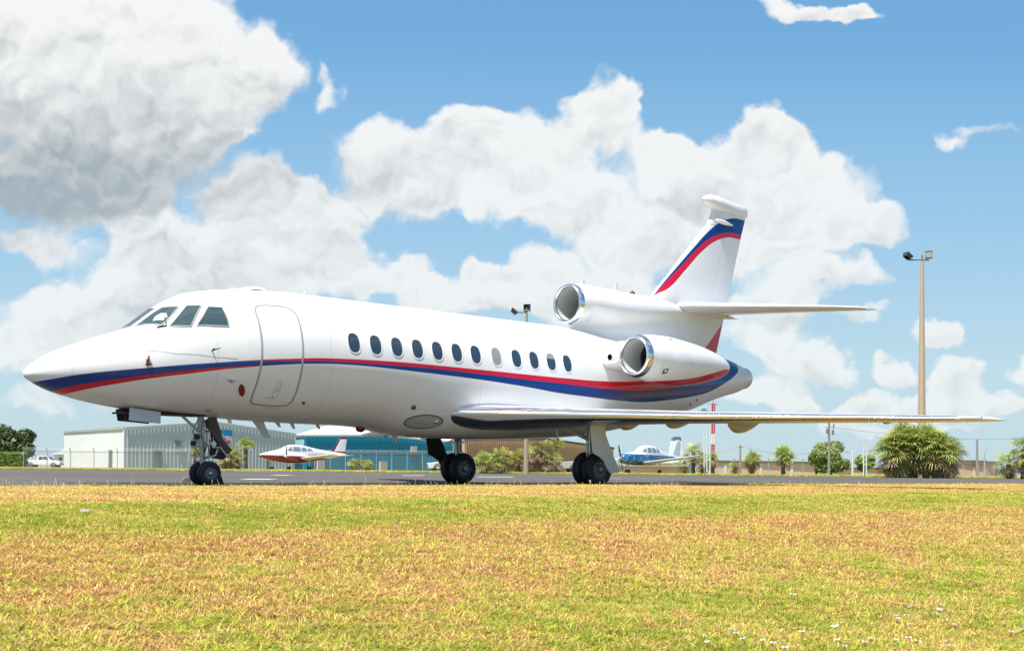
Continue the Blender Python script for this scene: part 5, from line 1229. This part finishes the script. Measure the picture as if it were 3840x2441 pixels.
palm(1925, 1648, 1776, 88, 'palm with yellow-green top and dead brown skirt left of the pole', 100, 80, .6, .3, .5, 19, 2, skirt=.8, fs=.85)
palm(2030, 1646, 1776, 86, 'broad palm with a shaggy brown dead skirt right of the pole', 140, 120, .9, .2, .55, 20, 3, skirt=.85, fs=.9)
palm(2085, 1640, 1720, 90, 'yellow-green palm head behind the shaggy brown palm', 60, 30, .1, .6, .6, 23, 1, skirt=.2, fs=.6)
palm(865, 1666, 1760, 96, 'bright green bushy palm beside the nose gear', 88, 80, .05, .45, .4, 21, 3, skirt=.6, fs=.7)
palm(921, 1643, 1762, 99, 'small palm with a round head on a thin trunk beside the bright bush', 78, 45, .05, .25, .65, 22, 1, skirt=.15, fs=.62)
palm(731, 1672, 1762, 98, 'narrow palm glimpsed behind the nose gear strut', 40, 25, .2, .3, .5, 24, 1, skirt=.3, fs=.5)
palm(1352, 1698, 1765, 100, 'small grey-green palm in front of the blue hangar', 80, 60, .2, .2, .5, 25, 2, skirt=.4, fs=.6)
def tree(px, py0, py1, D, wid, lab, m, seed, nl=5200, name='leafy_tree', cat='tree', trunk_h=.3, ls=.16, grp='leafy trees', lobes=11, flat=.75):
    r = random.Random(seed); p0 = at(px, py1, D); p1 = at(px, py0, D); z0 = min(p0.z, GZ); H = p1.z-z0; Wd = wid/FPX*D
    root = empty(name, (p0.x, D, z0)); tag(root, lab, cat, grp)
    tb = MB(); th_ = H*trunk_h; tb.tube([(0, 0, -.2), (.05, 0, th_*.6), (.0, .05, th_*1.2)], [Wd*.035+.06, Wd*.028+.05, Wd*.02+.03], 9)
    C_ = []
    for k in range(lobes):
        a = k*2.4; rr = r.uniform(.15, .62)*Wd/2; z = th_+(H-th_)*r.uniform(.18, .78); s_ = r.uniform(.22, .34)*Wd/2*1.25
        c = Vector((rr*math.cos(a), rr*math.sin(a)*.8, min(z, H-s_*flat))); C_.append((c, s_)); tb.tube([(0, 0, th_), tuple(c*.55+Vector((0, 0, th_*.45))), tuple(c)], [Wd*.016+.02, Wd*.01+.015, .012], 6)
    tb.build('trunk', BARK, root, angle=50)
    b = MB()
    for k in range(nl):
        c, s_ = C_[r.randrange(lobes)]; d = Vector((r.gauss(0, 1), r.gauss(0, 1), r.gauss(0, 1))).normalized(); p = c+Vector((d.x, d.y, d.z*flat))*s_*(r.uniform(.45, 1.)**.5)*r.uniform(.85, 1.15)
        if p.z < th_*.5: continue
        n = (d+Vector((r.uniform(-.8, .8), r.uniform(-.8, .8), r.uniform(-.2, 1.)))).normalized(); t_ = n.cross(Vector((r.uniform(-1, 1), r.uniform(-1, 1), r.uniform(-1, 1)))).normalized(); q = n.cross(t_); l = ls*r.uniform(.6, 1.3)
        b.add([p-t_*l, p+q*l*.4, p+t_*l, p-q*l*.4], [(0, 1, 2, 3)])
    b.build('crown', m, root); return root
tree(38, 1588, 1762, 138, 240, 'dark green spreading oak behind the hedge at the left edge', LEAF, 31, 6500, ls=.26, lobes=14)
tree(3112, 1644, 1778, 96, 185, 'large round green tree behind the wooden power pole', LEAF2, 32, 6000, trunk_h=.1, ls=.15, lobes=13)
tree(3242, 1682, 1778, 98, 100, 'smaller green tree between the round tree and the largest palm', LEAF2, 33, 3000, trunk_h=.15, ls=.14, lobes=8)
tree(3060, 1700, 1778, 97, 70, 'dark shrub at the left foot of the round green tree', LEAF2, 34, 1600, trunk_h=.1, ls=.13, lobes=6, cat='shrub', name='leafy_shrub')
# hedge
def hedge(px0, px1, py0, D, lab, seed):
    r = random.Random(seed); a = at(px0, py0, D); b_ = at(px1, py0, D); root = empty('clipped_hedge', ((a.x+b_.x)/2, D, GZ)); tag(root, lab, 'hedge')
    L = (b_.x-a.x)/2; H = a.z-GZ; MB().box((0, .6, H*.45), (L*2-.3, .9, H*.9)).build('stems', BARK, root); b = MB()
    for k in range(5200):
        f_ = r.random(); x = r.uniform(-L, L)
        if f_ < .62: p = Vector((x, r.uniform(-.1, .12), r.uniform(0, H)))
        elif f_ < .88: p = Vector((x, r.uniform(0, 1.2), H+r.uniform(-.12, .1)))
        else: p = Vector((r.choice([-L, L]), r.uniform(0, 1.2), r.uniform(0, H)))
        n = Vector((r.uniform(-.7, .7), -1+r.uniform(-.5, .9), r.uniform(-.2, 1.2))).normalized(); t_ = n.cross(Vector((r.uniform(-1, 1), r.uniform(-1, 1), r.uniform(-1, 1)))).normalized(); q = n.cross(t_); l = .10*r.uniform(.6, 1.4)
        b.add([p-t_*l, p+q*l*.5, p+t_*l, p-q*l*.5], [(0, 1, 2, 3)])
    b.build('leaves', HEDG, root)
hedge(-60, 86, 1697, 118, 'bright green clipped hedge at the left edge, below the oak', 41)
# rough far verge: low weeds between apron and buildings
pts = []; scl = []
for k in range(9000):
    D = 84.5+rng.random()**1.7*30; x = rng.uniform(-.46, .46)*D; pts.append((x, D, GZ-.01)); scl.append(rng.uniform(2.2, 4.6))
me = bpy.data.meshes.new('verge'); me.from_pydata(pts, [], []); me.attributes.new('tscale', 'FLOAT', 'POINT').data.foreach_set('value', scl); me.attributes.new('trot', 'FLOAT', 'POINT').data.foreach_set('value', rng.uniform(0, 6.28, len(pts)))
vg = bpy.data.objects.new('verge_grass', me); COL.objects.link(vg); kind(vg, 'stuff'); tag(vg, 'dry yellow-green grass verge beyond the asphalt', 'grass'); scatter(vg, hid)

# ================================================================== LIGHT AIRCRAFT AND VEHICLES
def two_tone(name, low, line, stripe=None, patt=None):
    m = bpy.data.materials.new(name); m.use_nodes = True; t = NT(m.node_tree); p = t.n['Principled BSDF']; oc = t.add('ShaderNodeTexCoord').outputs['Object']; s_ = t.add('ShaderNodeSeparateXYZ', {0: oc}); x, y, z = s_.outputs
    l = t.math('ADD', z, t.math('MULTIPLY', x, line[1])); base = (.80, .80, .80, 1)
    lowc = (*low, 1)
    if patt: lowc = t.mix(t.sstep(t.noise(oc, 3.2, 3, .5), .52, .58), lowc, (*patt, 1))
    c = t.mix(t.math('LESS_THAN', l, line[0]), base, lowc)
    if stripe: c = t.mix(band(t, l, line[0]+.05, line[0]+.10), c, (*stripe, 1))
    t.l.new(c, p.inputs['Base Color']); p.inputs['Roughness'].default_value = .3; p.inputs['Coat Weight'].default_value = 1; return m
def slab(st, s, name, m, parent, n=14, vert=False):
    """lifting surface through stations (span, le x, chord, z, thickness)"""
    secs = []
    for (y, le, c, z, th_) in st:
        secs.append([Vector((le+c*x, q*th_/.12 if vert else -y*s, (y if vert else z+q*th_/.12))) for x, q in airfoil(.12, n)])
    return loft(secs, name, m, parent)
def prop(c, r, nb, parent, a0, name='propeller', spin=True):
    b = MB()
    for k in range(nb):
        a = a0+2*math.pi*k/nb; d = Vector((0, math.cos(a), math.sin(a))); t_ = Vector((.35, -math.sin(a)*.9, math.cos(a)*.9)); w = .07; C = Vector(c)
        p = [C+d*.05-t_*w*.6, C+d*.05+t_*w*.6, C+d*r*.6+t_*w, C+d*r+t_*w*.5, C+d*r-t_*w*.5, C+d*r*.6-t_*w]
        b.add(p+[q+Vector((.015, 0, 0)) for q in p], [(0, 1, 2, 3, 4, 5), (11, 10, 9, 8, 7, 6)]+[(i, (i+1) % 6, 6+(i+1) % 6, 6+i) for i in range(6)])
    b.build(name, BLACK, parent)
    if spin: MB().lathe(c, (-1, 0, 0), [(-.06, .16), (.05, .15), (.16, .10), (.26, .001)], 14).build('spinner', METALD, parent, angle=60)
def plane(loc, head, lab, F, body, gl, wing_m, fin_m, wings, tail, fin_, gears, engines, wins, props, group):
    root = empty('light_aircraft', loc, head); tag(root, lab, 'airplane', group)
    secs = []
    X = np.linspace(0, F[-1][0], 44)
    ff = [pchip([q[0] for q in F], [q[i] for q in F], X) for i in (1, 2, 3)]
    for x, a_, b_, w in zip(X, *ff):
        c = b_+(a_-b_)*.45; secs.append([Vector((x, w*math.copysign(abs(math.cos(u))**.85, math.cos(u)), c+((a_-c) if math.sin(u) > 0 else (c-b_))*math.copysign(abs(math.sin(u))**.85, math.sin(u)))) for u in [2*math.pi*k/28 for k in range(28)]])
    loft(secs, 'fuselage', body, root)
    def wy(x, z):
        a_, b_, w = [float(pchip([q[0] for q in F], [q[i] for q in F], x)[0]) for i in (1, 2, 3)]; c = b_+(a_-b_)*.45
        s_ = min(.995, abs((z-c)/((a_-c) if z > c else (c-b_)))); return w*max(.05, (1-s_**(2/.85)))**(.85/2)
    for s in (1, -1):
        for wn in wins:
            n = len(wn); v = []
            cx_ = sum(p[0] for p in wn)/n; cz_ = sum(p[1] for p in wn)/n; o = []
            for i in range(n):
                for k in range(4): o.append((wn[i][0]+(wn[(i+1) % n][0]-wn[i][0])*k/4, wn[i][1]+(wn[(i+1) % n][1]-wn[i][1])*k/4))
            N = len(o); v = [(cx_, -(wy(cx_, cz_)+.012)*s, cz_)]; f = []
            for r_ in (1, 2, 3, 4):
                for (x, z) in o: xx = cx_+(x-cx_)*r_/4; zz = cz_+(z-cz_)*r_/4; v.append((xx, -(wy(xx, zz)+.012)*s, zz))
            f = [(0, 1+k, 1+(k+1) % N) for k in range(N)]
            for r_ in range(3): f += [(1+r_*N+k, 1+(r_+1)*N+k, 1+(r_+1)*N+(k+1) % N, 1+r_*N+(k+1) % N) for k in range(N)]
            MB().add(v, f).build('cabin_window', gl, root, angle=50)
        slab(wings, s, 'wing', wing_m, root); slab(tail, s, 'tailplane', wing_m if group != 'x' else wing_m, root)
    slab(fin_, 1, 'fin', fin_m, root, vert=True)
    for (x, y, r_, top) in gears:
        wheel('wheel', (x, y, r_), r_, .16, root); MB().tube([(x, y, r_), (x, y, top)], .05, 8).build('gear_leg', METALD, root)
    for (x, y, z, L, r_, m_) in engines:
        secs = [[Vector((x+L*u, y+w*math.cos(a), z+w*1.0*math.sin(a))) for a in [2*math.pi*k/20 for k in range(20)]] for u, w in ((0, r_*.55), (.05, r_*.8), (.2, r_), (.55, r_*.95), (.85, r_*.5), (1, .04))]
        loft(secs, 'engine_nacelle', m_, root)
    for (c, r_, nb, a0) in props: prop(c, r_, nb, root, a0)
    return root
PLGL = glass('plane_glass', (.16, .21, .24), .06); PLW = paint('light_plane_white', lambda t, x, y, z, b: b)
REDD = (.28, .012, .02)
TB = two_tone('twin_paint', REDD, (1.42, .035), None)
TW = mat('twin_wing', (.62, .60, .60), .35, 0, .6); 
mtf = bpy.data.materials.new('twin_fin'); mtf.use_nodes = True; t = NT(mtf.node_tree); s_ = t.add('ShaderNodeSeparateXYZ', {0: t.add('ShaderNodeTexCoord').outputs['Object']}); x, y, z = s_.outputs
le_ = t.math('SUBTRACT', x, t.math('MULTIPLY_ADD', t.math('SUBTRACT', z, 1.6), .62, 7.42))
k_ = t.math('MAXIMUM', t.math('LESS_THAN', le_, .17), t.math('GREATER_THAN', z, 2.98)); k2 = t.math('LESS_THAN', z, 1.85)
c = t.mix(k_, (.78, .78, .80, 1), (.12, .01, .03, 1)); c = t.mix(k2, c, (.50, .03, .03, 1)); t.l.new(c, t.n['Principled BSDF'].inputs['Base Color']); t.n['Principled BSDF'].inputs['Roughness'].default_value = .3
nz = at(968, 1716, 104.5)
FT_ = [(0, 1.36, 1.30, .03), (.15, 1.46, 1.22, .13), (.6, 1.60, 1.08, .28), (1.3, 1.76, .93, .42), (2.0, 1.92, .80, .53), (2.5, 2.12, .74, .58), (2.9, 2.30, .72, .60), (3.6, 2.36, .72, .60), (4.4, 2.30, .74, .58), (5.2, 2.16, .82, .50), (6.2, 1.98, .98, .36), (7.2, 1.84, 1.14, .24), (8.2, 1.72, 1.30, .14), (9.0, 1.62, 1.45, .05)]
plane((nz.x, 104.5, .115), TH-.03, 'small white and dark red twin-engined aircraft seen under the jet belly', FT_, TB, PLGL, TW, mtf,
      [(0.1, 3.0, 1.9, 1.0, .24), (1.2, 3.0, 1.8, 1.06, .22), (5.6, 3.35, 1.25, 1.40, .13), (5.7, 3.6, .8, 1.42, .05)], [(0.02, 7.75, 1.1, 1.45, .10), (1.9, 8.05, .75, 1.48, .06)],
      [(1.55, 7.3, 1.7, 0, .12), (2.0, 7.62, 1.38, 0, .11), (3.0, 8.28, .85, 0, .08), (3.14, 8.45, .6, 0, .03)],
      [(1.35, 0, .20, .95), (4.1, -1.75, .21, 1.05), (4.1, 1.75, .21, 1.05)], [(1.85, -1.75, 1.22, 2.3, .36, TB), (1.85, 1.75, 1.22, 2.3, .36, TB)],
      [[(2.55, 1.82), (2.95, 2.16), (3.15, 2.20), (3.05, 1.80)], [(3.12, 1.78), (3.22, 2.20), (3.95, 2.18), (3.95, 1.78)], [(4.03, 1.78), (4.03, 2.17), (4.55, 2.12), (4.6, 1.80)], [(4.68, 1.82), (4.66, 2.09), (5.0, 2.03), (5.3, 1.84)]],
      [((1.80, 1.75, 1.27), .98, 2, R(12)), ((1.80, -1.75, 1.27), .98, 2, R(85))], 'light aircraft parked behind the jet')
for x_ in (4.5, 6.0): pass
BB = two_tone('single_paint', (.008, .10, .30), (1.56, .02), None, (.10, .30, .50))
BW = mat('single_wing', (.42, .48, .54), .3, 0, .8)
mbf = two_tone('single_fin', (.62, .68, .72), (2.55, 0.)); 
t = NT(mbf.node_tree)
nz = at(2328, 1722, 88)
FS_ = [(0, 1.30, 1.05, .12), (.12, 1.50, .86, .34), (.5, 1.58, .78, .42), (1.4, 1.68, .72, .50), (1.9, 1.78, .70, .53), (2.5, 2.12, .70, .56), (3.1, 2.22, .70, .57), (3.9, 2.18, .74, .54), (4.6, 1.98, .84, .44), (5.6, 1.72, 1.0, .28), (6.8, 1.52, 1.15, .15), (7.7, 1.42, 1.28, .04)]
plane((nz.x, 88, .12), R(48), 'small blue and white single-engined aircraft parked to the right of the main gear', FS_, BB, PLGL, BW, mbf,
      [(0.1, 2.1, 1.9, .88, .24), (1.0, 2.15, 1.8, .96, .20), (4.9, 2.55, 1.15, 1.42, .12), (5.0, 2.8, .7, 1.44, .04)], [(0.02, 6.7, 1.0, 1.35, .09), (1.8, 7.0, .65, 1.37, .05)],
      [(1.30, 6.5, 1.2, 0, .10), (1.6, 6.62, 1.08, 0, .09), (2.65, 7.15, .65, 0, .07), (2.74, 7.3, .4, 0, .03)],
      [(.75, 0, .19, .8), (2.9, -1.45, .20, 1.0), (2.9, 1.45, .20, 1.0)], [],
      [[(2.05, 1.72), (2.5, 2.02), (2.62, 2.03), (2.55, 1.70)], [(2.64, 1.68), (2.72, 2.04), (3.2, 2.08), (3.2, 1.68)], [(3.28, 1.68), (3.28, 2.08), (3.75, 2.05), (3.8, 1.68)], [(3.9, 1.70), (3.86, 2.02), (4.2, 1.94), (4.35, 1.74)]],
      [((-.02, 0, 1.2), .98, 2, R(78))], 'light aircraft parked behind the jet')
# whitish aircraft tail further off, behind the blue one
fp_ = at(2533, 1772, 104); tf = empty('parked_tail', (fp_.x, 104, .12)); tag(tf, 'white upright tail of a distant aircraft with a dark top, beside the bushy palm', 'airplane tail')
secs = []
for z, le, c in ((1.0, -.75, 1.5), (1.8, -.6, 1.25), (2.6, -.48, 1.02), (2.95, -.44, .95)): secs.append([Vector((le+c*x, q*1.2, z)) for x, q in airfoil(.12, 12)])
loft(secs, 'fin', mat('pale_fin', (.66, .70, .74), .35), tf)
secs = []
for z, le, c in ((2.951, -.44, .95), (3.22, -.36, .82), (3.3, -.2, .55)): secs.append([Vector((le+c*x, q*1.2, z)) for x, q in airfoil(.12, 12)])
loft(secs, 'fin_top', mat('dark_fin', (.10, .16, .20), .4), tf)
secs = []
for x, r_ in ((-3.4, .30), (-2., .32), (-.5, .26), (.7, .12), (1.0, .03)): secs.append([Vector((x, r_*math.cos(a), 1.05+r_*math.sin(a))) for a in [2*math.pi*k/16 for k in range(16)]])
loft(secs, 'rear_fuselage', mat('pale_fin', (.66, .70, .74), .35), tf)
MB().tube([(-3.2, 0, 1.), (-3.2, 0, 0)], .05, 6).build('gear_leg', METALD, tf)

def vehicle(name, loc, head, lab, cat, prof, cabin, W_, col, wheels, glassm, dark=None):
    root = empty(name, loc, head); tag(root, lab, cat)
    pm = mat(lab[:18]+' paint', col, .3, 0, .8, .03)
    b = MB(); b.prism(prof, 1, -W_/2, W_/2); bevel(b.build('body', pm, root), .05, 3)
    b = MB(); q = cabin; n = len(q)
    v = [(x, -W_/2*.97+ (z-q[0][1])*.18, z) for x, z in q]+[(x, W_/2*.97-(z-q[0][1])*.18, z) for x, z in q]
    b.add(v, [tuple(range(n)), tuple(range(n, 2*n))[::-1]]+[(i, (i+1) % n, n+(i+1) % n, n+i) for i in range(n)]); bevel(b.build('cabin', pm, root), .04, 3)
    cx_ = sum(p[0] for p in q)/n; z0 = q[0][1]; z1 = max(p[1] for p in q)
    for s in (-1, 1):
        for (a, c) in ((.10, .48), (.52, .90)):
            xb0, xb1 = q[0][0], q[-1][0]; xt0, xt1 = q[1][0], q[-2][0]
            g = []
            for u, tz in ((a, .12), (a, .88), (c, .88), (c, .12)):
                x = (xb0+(xb1-xb0)*u)*(1-tz)+(xt0+(xt1-xt0)*u)*tz; z = z0+(z1-z0)*tz; g.append((x, s*(W_/2*.97-(z-z0)*.18+.01), z))
            MB().add(g+[(x, y-s*.04, z) for x, y, z in g], [(0, 1, 2, 3), (4, 5, 6, 7), (0, 1, 5, 4), (1, 2, 6, 5), (2, 3, 7, 6), (3, 0, 4, 7)]).build('side_window', glassm, root)
    for i0, i1, nm in ((0, 1, 'windscreen'), (n-1, n-2, 'rear_window')):
        A_, B_ = q[i0], q[i1]; out = -1 if i0 == 0 else 1; g = []
        for tz, yy in ((.12, .86), (.12, -.86), (.88, -.8), (.88, .8)):
            x = A_[0]+(B_[0]-A_[0])*tz; z = A_[1]+(B_[1]-A_[1])*tz; g.append((x+out*.02, yy*(W_/2*.97-(z-z0)*.18), z))
        MB().add(g+[(x-out*.05, y, z) for x, y, z in g], [(0, 1, 2, 3), (4, 5, 6, 7), (0, 1, 5, 4), (1, 2, 6, 5), (2, 3, 7, 6), (3, 0, 4, 7)]).build(nm, glassm, root)
    for x in wheels:
        for s in (-1, 1): wheel('wheel', (x, s*(W_/2-.10), .36), .36, .24, root)
        for s in (-1, 1): MB().lathe((x, s*(W_/2-.02), .40), (0, s, 0), [(0, .43), (.03, .43), (.03, .36)], 20).build('wheel_arch', BLACK, root)
    x0 = prof[0][0]; x1 = max(p[0] for p in prof)
    for s in (-1, 1):
        MB().box((x0+.02, s*(W_/2-.25), .80), (.10, .34, .16)).build('headlight', mat('headlight', (.7, .72, .72), .1), root); MB().box((x1-.02, s*(W_/2-.12), .85), (.10, .18, .30)).build('tail_light', mat('tail_light', (.35, .02, .02), .3), root)
    MB().box((x0-.02, 0, .5), (.12, W_*.95, .18)).build('bumper', dark or DGR, root); MB().box((x1+.02, 0, .5), (.12, W_*.95, .18)).build('bumper', dark or DGR, root)
    return root
VG = glass('vehicle_glass', (.05, .06, .07), .05)
q = at(168, 1758, 182)
vehicle('pickup_truck', (q.x+2.6, 182, GZ), math.pi, 'white pickup truck driving right, beyond the fence at the left', 'pickup truck', [(-.05, .45), (-.02, 1.0), (1.35, 1.12), (5.5, 1.12), (5.55, .45)], [(1.3, 1.1), (2.05, 1.78), (3.3, 1.80), (3.45, 1.1)], 1.95, (.78, .78, .78), (.95, 4.4), VG)
q = at(1606, 1760, 112)
vehicle('parked_car', (q.x, 112, GZ), .12, 'silver white car mostly hidden by the right main wheels', 'car', [(-.05, .35), (0, .85), (1.1, 1.0), (4.4, 1.05), (4.55, .4)], [(.95, .98), (1.75, 1.48), (3.5, 1.50), (4.3, 1.02)], 1.8, (.66, .66, .68), (.85, 3.6), VG)
q = at(2108, 1760, 108)
vehicle('pickup_truck', (q.x, 108, GZ), .1, 'grey pickup truck whose front shows beside the left main wheels', 'pickup truck', [(-.05, .45), (-.02, 1.05), (1.35, 1.15), (5.0, 1.15), (5.05, .45)], [(1.2, 1.12), (1.95, 1.80), (3.4, 1.82), (3.6, 1.12)], 1.95, (.40, .42, .42), (.95, 4.0), VG)

# every object below the jet and the buildings keeps its parts; nothing is hidden from any ray
print('objects', len(bpy.data.objects), 'tufts', len(grass.data.vertices))
